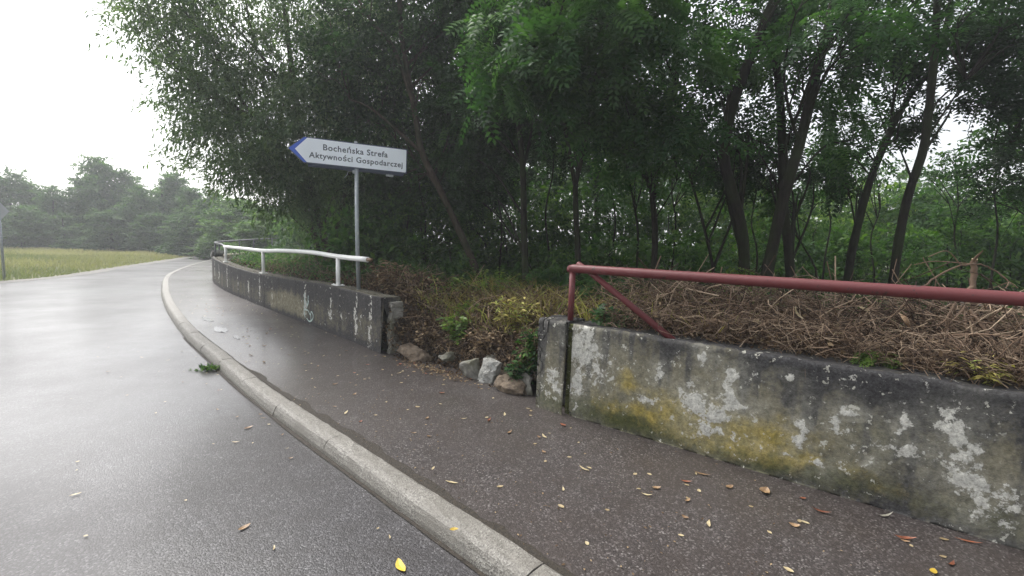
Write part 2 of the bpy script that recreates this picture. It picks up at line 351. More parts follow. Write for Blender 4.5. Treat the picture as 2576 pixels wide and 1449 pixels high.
# puddles on the path beside the kerb
def blob(name, c, rx, ry, ang, z, mat, seed, kind='structure', n=60, amp=.35):
    t = np.linspace(0, 2*np.pi, n, endpoint=False); r = 1+amp*(fbm(np.cos(t)*1.6+5, np.sin(t)*1.6+5, seed)*2-1)
    x, y = np.cos(t)*rx*r, np.sin(t)*ry*r; ca, sa = math.cos(ang), math.sin(ang)
    return poly(name, np.c_[c[0]+x*ca-y*sa, c[1]+x*sa+y*ca], z, mat, kind)
blob('puddle', (-4.5, 7.22), .30, .085, 2.3, PZ+.004, M['puddle'], 2, amp=.75)
blob('puddle', (-4.0, 6.75), .2, .05, 2.3, PZ+.004, M['puddle'], 5, amp=.8)
blob('puddle', (-5.3, 8.1), .3, .06, 2.3, PZ+.004, M['puddle'], 8, amp=.8)

# bank of soil behind the walls: rows fan out from the wall line
base = np.vstack([np.array(WALL_FAR[::-1])[1:], np.array(WALL_L[::-1])[1:], [(-1.2, 5.98), (-.68, 5.52), (-.2, 5.1), (.2, 4.72)], [WR0, WR0+WRD*1.5, WR0+WRD*3, WR0+WRD*5, WR0+WRD*9]])
bc, bs = resample(base, .2)
pr = bs/bs[-1]; th = np.interp(pr, [0, .35, .62, .8, 1], [1.2, 1.15, .95, .75, .2]); bd = np.stack([np.cos(th), np.sin(th)], 1)
bd = np.stack([np.interp(pr, [0, .4, .7, .85, 1], [.75, .55, .6, .68, .75]), np.interp(pr, [0, .4, .7, .85, 1], [.6, .83, .8, .73, .65])], 1)
def in_gap(P):                             # 1 inside the opening between the walls
    t = (P[:, 0]+1.62)/(1.9); return np.clip(np.minimum(t*9, (1-t)*9), 0, 1)*((P[:, 0] > -1.62) & (P[:, 0] < .3))
gap = in_gap(bc)
offs = np.array([.0, .1, .2, .35, .55, .8, 1.1, 1.5, 2, 3, 4.5, 7, 11, 17, 28, 60])
def bank_h(o, gap, x, y):
    hw = np.interp(o, [0, .1, .5, 1, 3, 8, 17, 60], [.72, .74, .74, .72, .55, .25, .1, -.02]); hg = np.interp(o, [0, .1, .35, .8, 1.5, 3, 8, 17, 60], [.08, .3, .46, .62, .7, .6, .25, .1, -.02])
    h = hw*(1-gap)+hg*gap
    return h+np.clip(o, 0, 1)*(.16*(fbm(x*.9, y*.9, 3)-.5)+.1*(fbm(x*4, y*4, 8)-.5))*(o < 50)
V = []
for o in offs:
    P = bc+bd*(o+(.1*(1-gap))[:, None]); V.append(np.c_[P, bank_h(o, gap, P[:, 0], P[:, 1])])
V = np.array(V); no, nb = V.shape[:2]; idx = np.arange(no*nb).reshape(no, nb)
F = np.stack([idx[:-1, :-1], idx[:-1, 1:], idx[1:, 1:], idx[1:, :-1]], -1).reshape(-1, 4)
me = mesh_np('bank', V.reshape(-1, 3), F); tag(obj('bank', me, M['soil'], smooth=True), kind='structure')
_bt = V
def bank_pt(u, o):                         # u along the wall line (metres), o metres behind it
    x = np.interp(u, bs, bc[:, 0]); y = np.interp(u, bs, bc[:, 1]); dx = np.interp(u, bs, bd[:, 0]); dy = np.interp(u, bs, bd[:, 1]); g = np.interp(u, bs, gap)
    X = x+dx*(o+.1*(1-g)); Y = y+dy*(o+.1*(1-g)); return np.stack([X, Y, bank_h(o, g, X, Y)], -1)
def u_at(x):                               # arc length where the wall line has this x (near part)
    k = bc[:, 1] < 16; return float(np.interp(x, bc[k, 0], bs[k]))

# ------------------------------------------------------------------ walls
def gauss(u, v, L):
    f = np.zeros_like(u); wu_ = .055*(fbm(u*9, v*9, 31)-.5)*2+.03*(fbm(u*26, v*26, 33)-.5)*2; wv_ = .05*(fbm(u*9, v*9, 37)-.5)*2+.03*(fbm(u*26, v*26, 39)-.5)*2; u = u+wu_; v = v+wv_
    for (a, b, ru, rv, s) in L: f = np.maximum(f, s*np.exp(-.9*(((u-a)/ru)**2+((v-b)/rv)**2)))
    return f
WHITE = [(0.45,0.74,0.083,0.149,1),(0.43,0.43,0.066,0.134,0.8),(0.59,0.57,0.158,0.114,0.5),(1.05,0.4,0.091,0.038,0.7),(0.96,0.44,0.048,0.019,0.7),(1.14,0.66,0.022,0.045,0.9),(1.12,0.54,0.015,0.037,0.6),(1.46,0.82,0.024,0.028,1),(1.37,0.6,0.017,0.026,1),(1.42,0.47,0.08,0.071,1),(1.55,0.43,0.114,0.056,0.8),(1.64,0.55,0.05,0.096,0.9),(1.66,0.72,0.031,0.041,0.9),(1.47,0.31,0.118,0.057,0.7),(1.58,0.3,0.076,0.042,0.7),(1.75,0.51,0.03,0.033,0.9),(1.78,0.27,0.07,0.04,0.5),(1.83,0.56,0.029,0.026,0.6),(2.0,0.77,0.027,0.019,1),(2.09,0.44,0.023,0.101,1),(2.05,0.29,0.032,0.01,1),(2.2,0.26,0.035,0.025,0.9),(2.28,0.57,0.019,0.072,0.6),(2.32,0.63,0.047,0.014,0.9),(2.33,0.29,0.028,0.036,0.4),(2.29,0.51,0.029,0.012,0.7),(2.58,0.61,0.017,0.056,0.8),(2.65,0.49,0.04,0.033,0.9),(2.51,0.47,0.052,0.034,0.6),(2.46,0.35,0.012,0.012,1),(2.35,0.45,0.037,0.083,0.4),(2.79,0.71,0.06,0.064,0.6),(2.82,0.63,0.044,0.053,0.8),(2.9,0.37,0.078,0.063,0.9),(2.95,0.28,0.042,0.063,0.9),(3.03,0.21,0.081,0.052,0.5),(2.85,0.52,0.073,0.106,0.6),(3.03,0.37,0.054,0.041,0.5),(3.07,0.3,0.04,0.061,0.4),(0.15,0.37,0.102,0.175,0.5),(0.23,0.32,0.04,0.052,0.9)]
YELLOW = [(0.85,0.51,0.097,0.11,1),(1.28,0.39,0.139,0.117,1),(1.06,0.3,0.223,0.061,1),(0.73,0.27,0.249,0.048,0.6),(1.47,0.3,0.231,0.057,0.7),(2.1,0.27,0.152,0.063,1),(1.99,0.31,0.21,0.077,0.6),(2.01,0.5,0.106,0.102,0.5),(2.4,0.28,0.177,0.059,0.5),(2.54,0.24,0.206,0.069,0.4),(1.63,0.23,0.183,0.055,0.5),(0.15,0.29,0.122,0.158,0.4)]
def wall_panel(name, A, D, N, u0, u1, z0, z1, thick, mat, parent, fields, off=0., step=.02, ragged=.006):
    """front skin as a fine grid (slightly uneven), with top, back and ends"""
    nu = int((u1-u0)/step)+1; nv = int((z1-z0)/step)+1
    u = np.linspace(u0, u1, nu); v = np.linspace(z0, z1, nv); U, W = np.meshgrid(u, v)
    f = fields(U, W)
    d = ragged*(fbm(U*6, W*6, 3)-.5)*2+.008*(fbm(U*1.1, W*1.1, 9)-.5)*2+.004*np.clip(f['white']*1.5-.5, 0, 1)
    topn = (fbm(U*3.5, U*0, 12)-.5)*.018+(vnoise(U*22, U*0, 4)-.5)*.008
    Wz = W+topn*((W-z0)/(z1-z0))**4
    edge = np.clip((W-(z1-.03))/.03, 0, 1)**2*.012
    P = A+U[..., None]*D-N*(d-edge+off)[..., None]   # N points to the back
    V = np.concatenate([P, Wz[..., None]], -1).reshape(-1, 3); idx = np.arange(nu*nv).reshape(nv, nu)
    F = [np.stack([idx[:-1, :-1], idx[:-1, 1:], idx[1:, 1:], idx[1:, :-1]], -1).reshape(-1, 4)]
    # top rows
    o = len(V); rows = [idx[-1]]; allV = [V]; m_ = 8
    for k in range(1, m_+1):
        t = thick*k/m_; Q = A+u[:, None]*D+N*(t-off); zt = Wz[-1]+(fbm(u*9, u*0+k*.7, 2)-.5)*.018
        allV.append(np.c_[Q, zt]); rows.append(np.arange(nu)+o); o += nu
    Q = A+u[:, None]*D+N*(thick-off); allV.append(np.c_[Q, np.full(nu, z0)]); rows.append(np.arange(nu)+o); o += nu
    for a, b in zip(rows, rows[1:]): F.append(np.stack([a[:-1], a[1:], b[1:], b[:-1]], -1))
    V = np.vstack(allV); F = np.vstack(F)
    bm = bmesh.new(); me0 = mesh_np(name, V, F)
    for kk in ('white', 'yellow', 'dark', 'green', 'soft'):
        at_ = me0.attributes.new(kk, 'FLOAT', 'POINT'); val = np.zeros(len(V)); val[:nu*nv] = f[kk].ravel() if kk in f else 0
        if kk == 'dark': val[nu*nv:] = .75
        if kk == 'green': val[nu*nv:] = .5
        at_.data.foreach_set('value', val.astype(np.float32))
    bm.from_mesh(me0); bm.verts.ensure_lookup_table()
    le_ = [bm.verts[i] for i in idx[::-1, 0]]+[bm.verts[r[0]] for r in rows[1:]]
    re_ = [bm.verts[i] for i in idx[::-1, -1]]+[bm.verts[r[-1]] for r in rows[1:]]
    for r in (le_[::-1], re_): bmesh.ops.triangulate(bm, faces=[bm.faces.new(r)])
    bmesh.ops.recalc_face_normals(bm, faces=bm.faces); bm.to_mesh(me0); bm.free()
    return obj(name, me0, mat, parent, smooth=False)
def f_right(U, W):
    v = W; band = np.exp(-((v-.34)/.2)**2)*np.exp(-((U-1.45)/1.2)**4)*np.clip(1.5*fbm(U*2.2, v*3, 51)-.15, 0, 1); top = np.clip((v-.55)/.35, 0, 1); rt = np.clip((U-1.75)/.8, 0, 1)
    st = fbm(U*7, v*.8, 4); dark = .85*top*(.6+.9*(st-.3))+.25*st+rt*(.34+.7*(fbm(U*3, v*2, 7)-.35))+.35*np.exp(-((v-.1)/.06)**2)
    soft = np.clip(gauss(U, v, [(a, b, ru*2.3+.04, rv*2.1+.03, s_*.9) for a, b, ru, rv, s_ in WHITE])*.9+.25*(fbm(U*3, v*3, 61)-.3), 0, 1)
    strk = np.clip(fbm(U*14, v*.5, 71)-.5, 0, 1)*4.2*np.clip(v*1.4-.1, 0, 1); dark = dark*.85+strk
    return dict(soft=soft, white=gauss(U, v, [(a, b, ru*1.3, rv*1.3, s_) for a, b, ru, rv, s_ in WHITE])*1.02, yellow=np.maximum(gauss(U, v, YELLOW)*.95, band*1.1), dark=np.clip(dark, 0, 1.2), green=np.clip(.7*fbm(U*2, v*2, 21)+.5*np.exp(-((v-.2)/.12)**2)-.1, 0, 1))
right_wall = empty('concrete_wall', (WR0[0]+1.4*WRD[0], WR0[1]+1.4*WRD[1], .09), 'low rendered concrete wall with flaking white and yellow lichen patches, under the red railing', 'wall')
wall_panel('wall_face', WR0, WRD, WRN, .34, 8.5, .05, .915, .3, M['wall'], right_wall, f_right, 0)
wall_panel('end_pillar', WR0, WRD, WRN, .0, .285, .05, .93, .34, M['wall'], right_wall, f_right, .035)
wall_panel('joint', WR0, WRD, WRN, .2855, .3395, .05, .912, .26, M['wall'], right_wall, lambda U, W: dict(white=U*0+(W > .8)*.2, yellow=U*0, dark=U*0+.15, green=U*0+.9), -.02)
# left wall follows a curve
wc, wu = resample(catmull(WALL_L, 6), .04); wn_ = normals2(wc)   # right-hand side = back of the wall
WLT = .82
STREAK = [(.31, .62, .028, .23, 1), (.35, .3, .06, .15, .5), (.62, .45, .022, .14, .6), (.77, .6, .018, .2, .75), (.80, .38, .04, .14, 1), (1.3, .4, .03, .03, .9), (1.68, .5, .02, .16, 1), (1.72, .36, .045, .06, .8), (2.75, .5, .045, .18, 1), (2.8, .3, .05, .08, .6),
          (4.5, .5, .03, .18, .7), (5.35, .5, .035, .2, .9), (6.2, .45, .04, .14, 1), (7.15, .5, .03, .18, .7), (8.3, .5, .04, .2, 1), (9.6, .5, .05, .2, .7), (10.6, .5, .05, .2, .9)]
def f_left(U, W):
    v = W; beige = gauss(U, v, [(3.6, .4, .65, .17, 1), (4.4, .35, .3, .16, .7), (3.0, .3, .25, .12, .7)])
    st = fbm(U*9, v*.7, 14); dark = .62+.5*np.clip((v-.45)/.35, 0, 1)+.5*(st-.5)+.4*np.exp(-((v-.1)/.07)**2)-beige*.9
    return dict(white=gauss(U, v, [(a, b, ru*1.15, rv*1.35, s_) for a, b, ru, rv, s_ in STREAK])*.95+.08*st, yellow=gauss(U, v, [(.3, .3, .2, .12, .45), (1.75, .22, .15, .08, .4)]), dark=np.clip(dark, 0, 1), green=.35*fbm(U*3, v*3, 2)+0*U)
left_wall = empty('concrete_wall', (-5.5, 10, .09), 'long low dark concrete wall with pale vertical streaks, curving away under the white handrail', 'wall')
def curved_wall():
    nu = len(wc); v = np.linspace(.05, WLT, 36); nv = len(v); idx = np.arange(nu*nv).reshape(nv, nu)
    U = np.repeat(wu[None], nv, 0); W = np.repeat(v[:, None], nu, 1); f = f_left(U, W)
    dip = np.interp(wu, [0, 2, 4, 6, 8, 11, 13], [.02, .02, -.03, -.06, -.03, .02, .03])
    Wz = W+((W-.05)/(WLT-.05))*dip+(fbm(U*3, U*0, 5)-.5)*.02*((W-.05)/.77)**4
    d = .012*(fbm(U*4, W*4, 3)-.5)+.012*np.exp(-(((U % .92)-.46)/.02)**2)
    P = wc[None]+wn_[None]*(-d)[..., None]; V = [np.concatenate([P, Wz[..., None]], -1).reshape(-1, 3)]; o = nu*nv; rows = [idx[-1]]
    for k in range(1, 7):
        t = .28*k/6; V.append(np.c_[wc+wn_*t, Wz[-1]+(fbm(wu*8, wu*0+k, 2)-.5)*.015]); rows.append(np.arange(nu)+o); o += nu
    V.append(np.c_[wc+wn_*.28, np.full(nu, .05)]); rows.append(np.arange(nu)+o)
    F = [np.stack([idx[:-1, :-1], idx[:-1, 1:], idx[1:, 1:], idx[1:, :-1]], -1).reshape(-1, 4)]+[np.stack([a[:-1], a[1:], b[1:], b[:-1]], -1) for a, b in zip(rows, rows[1:])]
    V = np.vstack(V); me = mesh_np('wall_face', V, np.vstack(F))
    for kk in ('white', 'yellow', 'dark', 'green', 'soft'):
        a = me.attributes.new(kk, 'FLOAT', 'POINT'); val = np.full(len(V), {'white': .1, 'yellow': 0, 'dark': .5, 'green': .4, 'soft': 0}[kk]); val[:nu*nv] = f[kk].ravel() if kk in f else 0; a.data.foreach_set('value', val.astype(np.float32))
    bm = bmesh.new(); bm.from_mesh(me); bm.verts.ensure_lookup_table()
    for e in (0, -1):
        r = [bm.verts[i] for i in idx[::-1, e]]+[bm.verts[q[e]] for q in rows[1:]]; bmesh.ops.triangulate(bm, faces=[bm.faces.new(r)])
    bmesh.ops.recalc_face_normals(bm, faces=bm.faces); bm.to_mesh(me); bm.free(); return me
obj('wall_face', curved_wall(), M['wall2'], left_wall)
# far stretch of the wall beyond the corner
fc, fu = resample(catmull(WALL_FAR[:6], 5), .3); fn = normals2(fc)
V = np.vstack([np.c_[fc, np.full(len(fc), .03)], np.c_[fc, np.full(len(fc), .86)], np.c_[fc+fn*.28, np.full(len(fc), .86)], np.c_[fc+fn*.28, np.full(len(fc), .03)]]); n = len(fc); i = np.arange(n-1)
F = np.vstack([np.stack([i+a*n, i+1+a*n, i+1+(a+1)*n, i+(a+1)*n], -1) for a in range(3)])
far_face = obj('wall_end_stretch', mesh_np('wall_end_stretch', V, F), M['wall2'], left_wall)
bm = bmesh.new(); add_box(bm, (-9.78, 15.52, .93), (.5, .34, .1), Matrix.Rotation(-.9, 3, 'Z') @ Matrix.Rotation(-.32, 3, 'Y')); bevel_all(bm, .015)
obj('coping_slab', bm_mesh('coping_slab', bm), M['chunk_pale'], left_wall)
# flaking stub at the broken end of the left wall
bm = bmesh.new(); _n = wn_[0]; _o = wc[0]-wc[3]; _o /= np.linalg.norm(_o); _a = math.atan2(_o[1], _o[0])
for z in np.arange(.08, .78, .07):
    c_ = wc[0]+_n*(.2+random.uniform(-.015, .015))+_o*(.03+random.uniform(-.012, .012)); add_box(bm, (c_[0], c_[1], z+.035), (.10+random.uniform(-.02, .02), .17+random.uniform(-.02, .02), .069), Matrix.Rotation(_a+random.uniform(-.06, .06), 3, 'Z'))
bmesh.ops.subdivide_edges(bm, edges=bm.edges[:], cuts=3, use_grid_fill=True)
for v in bm.verts: v.co += Vector([random.uniform(-.006, .006) for _ in range(3)])
obj('broken_end', bm_mesh('broken_end', bm), M['chunk'], left_wall)
# graffiti: thin painted strokes lying on the wall face
def wpt(u, z, off=.012):
    x = np.interp(u, wu, wc[:, 0]); y = np.interp(u, wu, wc[:, 1]); nx = np.interp(u, wu, wn_[:, 0]); ny = np.interp(u, wu, wn_[:, 1]); return (x-nx*off, y-ny*off, z)
bm = bmesh.new()
for st in ([(2.74, .62), (2.75, .5), (2.76, .3), (2.73, .2)], [(2.70, .5), (2.62, .42), (2.56, .52), (2.66, .38)], [(2.74, .34), (2.6, .34), (2.5, .28), (2.45, .34), (2.37, .28), (2.42, .2), (2.55, .16), (2.66, .2)], [(2.48, .3), (2.46, .18)], [(2.58, .6), (2.60, .44)]):
    c_, _ = resample(catmull(st, 6), .02); t = np.gradient(c_, axis=0); t /= np.linalg.norm(t, axis=1)[:, None]+1e-9; w = .011*(.5+fbm(np.arange(len(c_))*.4, 0*c_[:, 0], 2))
    a = [bm.verts.new(wpt(p[0]-q[1]*ww, p[1]+q[0]*ww)) for p, q, ww in zip(c_, t, w)]; b = [bm.verts.new(wpt(p[0]+q[1]*ww, p[1]-q[0]*ww)) for p, q, ww in zip(c_, t, w)]
    for j in range(len(a)-1): bm.faces.new((a[j], a[j+1], b[j+1], b[j]))
obj('graffiti', bm_mesh('graffiti', bm), M['graffiti'], left_wall)

# ------------------------------------------------------------------ railings
def w_r(u, n_, z): p = WR0+WRD*u+WRN*n_; return (p[0], p[1], z)
rr = empty('red_railing', w_r(1.5, .12, .915), 'dark red painted tube railing with a slanting brace, standing on the right hand wall', 'railing')
RC = .1
obj('rail', tube_mesh('rail', [w_r(.225, RC, 1.39), w_r(.25, RC, 1.398), w_r(3.2, RC, 1.402), w_r(8.4, RC, 1.41)], .038, 24), M['red'], rr, True)
obj('post', tube_mesh('post', [w_r(.25, RC, .90), w_r(.25, RC, 1.375)], .028, 20), M['red'], rr, True)
obj('post', tube_mesh('post', [w_r(5.6, RC, .88), w_r(5.6, RC, 1.39)], .028, 20), M['red'], rr, True)
obj('brace', tube_mesh('brace', [w_r(.27, RC+.045, 1.44), w_r(.4, RC+.04, 1.375), w_r(1.2, RC-.01, .89)], .026, 20), M['red'], rr, True)
bm = bmesh.new(); bmesh.ops.create_uvsphere(bm, u_segments=16, v_segments=8, radius=.034, matrix=Matrix.Translation(w_r(.225, RC, 1.39)))
obj('end_cap', bm_mesh('end_cap', bm), M['red'], rr, True)
# white handrail
def on_l(u, z, off=.14): return wpt(u, z, -off)
def u_px(px):                              # arc length of the left wall under a photo column
    return min(np.arange(0, wu[-1], .02), key=lambda u: abs(px_of(on_l(u, 1.0))-px))
def px_of(p):
    q = CM3.T @ (np.array(p)-np.array([0, 0, EYE])); return 1288+FPX*q[0]/-q[2]
wr = empty('white_handrail', on_l(3, WLT), 'white painted steel handrail with a bent top tube, standing on the left hand wall', 'railing')
knots = [(930, 1.30), (850, 1.30), (790, 1.325), (735, 1.315), (700, 1.295), (662, 1.26), (610, 1.255), (566, 1.24)]
pth = [on_l(u_px(px), z) if px < 925 else None for px, z in knots]
e0 = np.array(on_l(u_px(850), 1.30)); d0 = np.array(on_l(u_px(850)-.3, 1.30))-e0; d0 = d0/np.linalg.norm(d0)
pth[0] = tuple(e0+d0*1.0)
dense = catmull(np.array(pth), 4)
obj('rail', tube_mesh('rail', dense, .039, 20), M['white'], wr, True)
obj('broken_stub', tube_mesh('broken_stub', [np.array(pth[0])-d0*.05, np.array(pth[0])+d0*.10, np.array(pth[0])+d0*.13+np.array([0, 0, .004])], [.027, .026, .016], 14), M['rust'], wr, True)
for px, zt in ((850, 1.29), (662, 1.25), (568, 1.22)):
    u = u_px(px); dz = float(np.interp(u, [0, 2, 4, 6, 8, 11, 13], [.02, .02, -.03, -.06, -.03, .02, .03]))
    o = obj('post', tube_mesh('post', [on_l(u, WLT-.02+dz), on_l(u, zt)], .034, 18), M['white'], wr, True)
    bm = bmesh.new(); c = on_l(u, WLT+dz+.008); ang = math.atan2(*(np.array(on_l(u+.1, 0))-np.array(on_l(u, 0)))[[1, 0]])
    add_box(bm, c, (.2, .13, .012), Matrix.Rotation(ang, 3, 'Z'))
    for sx in (-.075, .075):
        for sy in (-.04, .04):
            q = Matrix.Rotation(ang, 3, 'Z') @ Vector((sx, sy, .012)); bmesh.ops.create_cone(bm, cap_ends=True, segments=6, radius1=.011, radius2=.011, depth=.014, matrix=Matrix.Translation(Vector(c)+q))
    obj('base_plate', bm_mesh('base_plate', bm), M['white'], o)
fr = empty('weathered_handrail', (-9.9, 15.4, .85), 'thin weathered grey handrail on slim posts running on beyond the white handrail', 'railing')
farp = [dense[-1], np.array([-8.55, 13.75, 1.29]), np.array([-9.55, 15.05, 1.30]), np.array([-9.95, 15.9, 1.32]), np.array([-10.6, 18.2, 1.36]), np.array([-11.4, 21.5, 1.42]), np.array([-12.2, 25.5, 1.47])]
obj('rail', tube_mesh('rail', catmull(np.array(farp), 4), .028, 10), M['darkrail'], fr, True)
for q, zb in ((farp[2], .8), (farp[3], .84), (farp[4], .84), (np.array([-11.1, 20.1, 1.4]), .84), (np.array([-11.7, 22.8, 1.44]), .84)):
    obj('post', tube_mesh('post', [(q[0], q[1], zb), (q[0], q[1], q[2])], .025, 8), M['darkrail'], fr, True)

# ------------------------------------------------------------------ direction sign
SY = 7.02
sc = np.array([-2.40, SY, 2.805])
sg = empty('direction_sign', (-2.26, SY, .76), 'white arrow shaped direction sign with blue tip pointing left, on a leaning grey pole', 'sign')
yaw = .40; pitch_s = -.015
SR = Matrix.Translation(sc) @ Matrix.Rotation(yaw, 4, 'Z') @ Matrix.Rotation(R(.9), 4, 'Y')
def sgo(name, bm_or_me, mat, parent=sg):
    me = bm_or_me if isinstance(bm_or_me, bpy.types.Mesh) else bm_mesh(name, bm_or_me)
    me.transform(SR); return obj(name, me, mat, parent)
LX, RX, HH, TIP = -.66, .785, .182, -.86
def prism(outline, y0, y1):
    bm = bmesh.new(); a = [bm.verts.new((x, y0, z)) for x, z in outline]; b = [bm.verts.new((x, y1, z)) for x, z in outline]
    bm.faces.new(a); bm.faces.new(b[::-1])
    for i in range(len(a)): j = (i+1) % len(a); bm.faces.new((a[j], a[i], b[i], b[j]))
    return bm
bm = prism([(TIP, 0), (LX, HH), (RX, HH), (RX, -HH), (LX, -HH)], -.018, .012); panel = sgo('sign_panel', bm, M['sign_edge'])
t = .012
bm = prism([(TIP+.012, 0), (LX+.008, HH-.01), (LX+.045, HH-.014), (TIP+.09, 0), (LX+.045, -HH+.014), (LX+.008, -HH+.01)], -.0205, -.018); sgo('arrow_border', bm, M['sign_blue'], panel)
def rounded(x0, z0, x1, z1, r): 
    out = []
    for cx, cz, a0 in ((x1-r, z1-r, 0), (x1-r, z0+r, -90)):
        for k in range(5): a = R(90-k*22.5+a0) if a0 == 0 else R(-k*22.5); out.append((cx+r*math.cos(a), cz+r*math.sin(a)))
    return out
bm = prism([(TIP+.09, 0), (LX+.045, HH-.014)]+rounded(0, -HH+.014, RX-.014, HH-.014, .014)+[(LX+.045, -HH+.014)], -.022, -.018); face = sgo('sign_face', bm, M['sign_white'], panel)
def words(me):                             # one mesh per word
    bm = bmesh.new(); bm.from_mesh(me); iv = sorted((min(v.co.x for v in f.verts), max(v.co.x for v in f.verts)) for f in bm.faces); hi = iv[0][1]; best = (0, 0)
    for a, b in iv:
        if a-hi > best[0]: best = (a-hi, (a+hi)/2)
        hi = max(hi, b)
    out = []
    for side in (-1, 1):
        b2 = bm.copy(); bmesh.ops.delete(b2, geom=[v for v in b2.verts if (v.co.x-best[1])*side < 0], context='VERTS'); out.append(bm_mesh('lettering', b2))
    bm.free(); return out
def text(body, x, z, size, width):
    cu = bpy.data.curves.new('lettering', 'FONT'); cu.body = body; cu.size = size; cu.space_character = 1.1; cu.offset = .0022; cu.resolution_u = 3
    to = bpy.data.objects.new('tmp', cu); C.objects.link(to); dg = bpy.context.evaluated_depsgraph_get(); me = bpy.data.meshes.new_from_object(to.evaluated_get(dg))
    bpy.data.objects.remove(to); co = np.array([v.co[:] for v in me.vertices]); s = width/(co[:, 0].max()-co[:, 0].min()); x0 = co[:, 0].min()
    for v in me.vertices: v.co = Vector(((v.co.x-x0)*s+x, -.0235, v.co.y*s*min(1, 1)+z))
    me.materials.clear(); return me
for w_ in words(text('Bocheńska Strefa', -.405, .025, .1, .90)): sgo('lettering', w_, M['letter'], face)
for w_ in words(text('Aktywności Gospodarczej', -.59, -.098, .1, 1.31)): sgo('lettering', w_, M['letter'], face)
# second board behind (seen below), brackets
bm = prism([(-.60, -HH-.035), (.74, -HH-.035), (.74, HH-.05), (-.60, HH-.05)], .05, .075); sgo('back_board', bm, M['sign_edge'])
bm = bmesh.new(); add_box(bm, (.1, .03, -HH-.012), (1.3, .035, .02)); add_box(bm, (.1, .03, HH-.03), (1.3, .035, .02)); sgo('frame_rail', bm, M['sign_edge'])
bm = bmesh.new(); add_box(bm, (.045, .045, -HH-.045), (.085, .07, .05)); bevel_all(bm, .006); sgo('clamp', bm, M['galv'])
bm = bmesh.new(); add_box(bm, (.54, .045, -HH-.05), (.11, .04, .03)); bevel_all(bm, .006); sgo('clamp', bm, M['galv'])
bm = bmesh.new(); add_box(bm, (.04, .045, HH+.012), (.045, .05, .045)); bevel_all(bm, .006); sgo('clamp', bm, M['galv'])
ptop = SR @ Vector((.05, .035, HH+.01)); pb = at(903, 728, SY)
obj('pole', tube_mesh('pole', [(pb[0], SY, .7), (pb[0]*.5+ptop.x*.5-.004, SY+.01, 1.75), (ptop.x, ptop.y, ptop.z)], .03, 18), M['galv'], sg, True)
obj('wire', tube_mesh('wire', [SR @ Vector(p) for p in ((.0, .03, -HH-.04), (-.06, .02, -HH-.05), (-.07, .01, -HH-.1), (-.11, 0, -HH-.15))], .004, 6), M['galv'], sg, True)

# sign by the meadow, seen from behind and cut by the photo's edge
s2p = at(12, 690, 14.); s2 = empty('road_sign', (s2p[0], 14., 0), 'grey square sign turned on its corner, seen from behind on a post by the meadow', 'sign')
obj('post', tube_mesh('post', [(s2p[0]-.02, 14, -.05), (s2p[0]-.06, 14, 2.45)], .035, 12), M['galv'], s2, True)
bm = bmesh.new(); add_box(bm, (s2p[0]-.06, 13.93, 2.03), (.56, .012, .56), Matrix.Rotation(R(45), 3, 'Y')); bevel_all(bm, .005); obj('sign_panel', bm_mesh('sign_panel', bm), M['sign_back'], s2)

# ------------------------------------------------------------------ foliage builders
def rot_frames(d, roll):                    # d (n,3) leaf axis -> (n,3,3) frames [axis, side, normal]
    d = d/(np.linalg.norm(d, axis=1, keepdims=True)+1e-9); up = np.array([0, 0, 1.]); s = np.cross(up, d); s /= np.linalg.norm(s, axis=1, keepdims=True)+1e-6
    n = np.cross(d, s); c, k = np.cos(roll)[:, None], np.sin(roll)[:, None]; return np.stack([d, s*c+n*k, n*c-s*k], 1)
LEAF = dict(
    simple=(np.array([[0, 0, 0], [.45, .26, .05], [1, 0, -.06], [.45, -.26, .05]]), np.array([[0, 1, 2, 3]])),
    narrow=(np.array([[0, 0, 0], [.45, .13, .02], [1, 0, -.1], [.45, -.13, .02]]), np.array([[0, 1, 2, 3]])))
def pinnate(k=5, w=.3, lw=.34):
    V, F = [], []
    for i in range(k):
        x = .12+.8*i/(k-1)*.95; L = lw*(1-.35*abs(i/(k-1)-.4)); dz = -.18*x*x
        for s in (-1, 1):
            o = len(V); V += [[x, .01*s, dz], [x+.07+w*.1, s*L*.5-.0, dz+.02], [x+.12, s*L, dz-.04], [x-.05, s*L*.5, dz+.02]]; F.append([o, o+1, o+2, o+3])
    o = len(V); V += [[.9, 0, -.15], [1.0, .06, -.17], [1.15, 0, -.22], [1.0, -.06, -.17]]; F.append([o, o+1, o+2, o+3])
    return np.array(V, float), np.array(F)
LEAF['pinnate'] = pinnate(); LEAF['palm'] = (np.vstack([np.array([[0, 0, 0], [.5, .2, .03], [1, 0, -.08], [.5, -.2, .03]]) @ np.array([[math.cos(a), math.sin(a), 0], [-math.sin(a), math.cos(a), 0], [0, 0, 1]])*s for a, s in ((0, 1), (.75, .85), (-.75, .85), (1.5, .6), (-1.5, .6))]), np.arange(20).reshape(5, 4))
def stamp(kind, pos, axis, roll, size, rnd):
    T, F = LEAF[kind]; Fr = rot_frames(axis, roll); V = pos[:, None]+(T[None]*size[:, None, None]) @ Fr
    n, k = len(pos), len(T); FF = (F[None]+(np.arange(n)*k)[:, None, None]).reshape(-1, F.shape[1]); return V.reshape(-1, 3), FF, np.repeat(rnd, len(F))
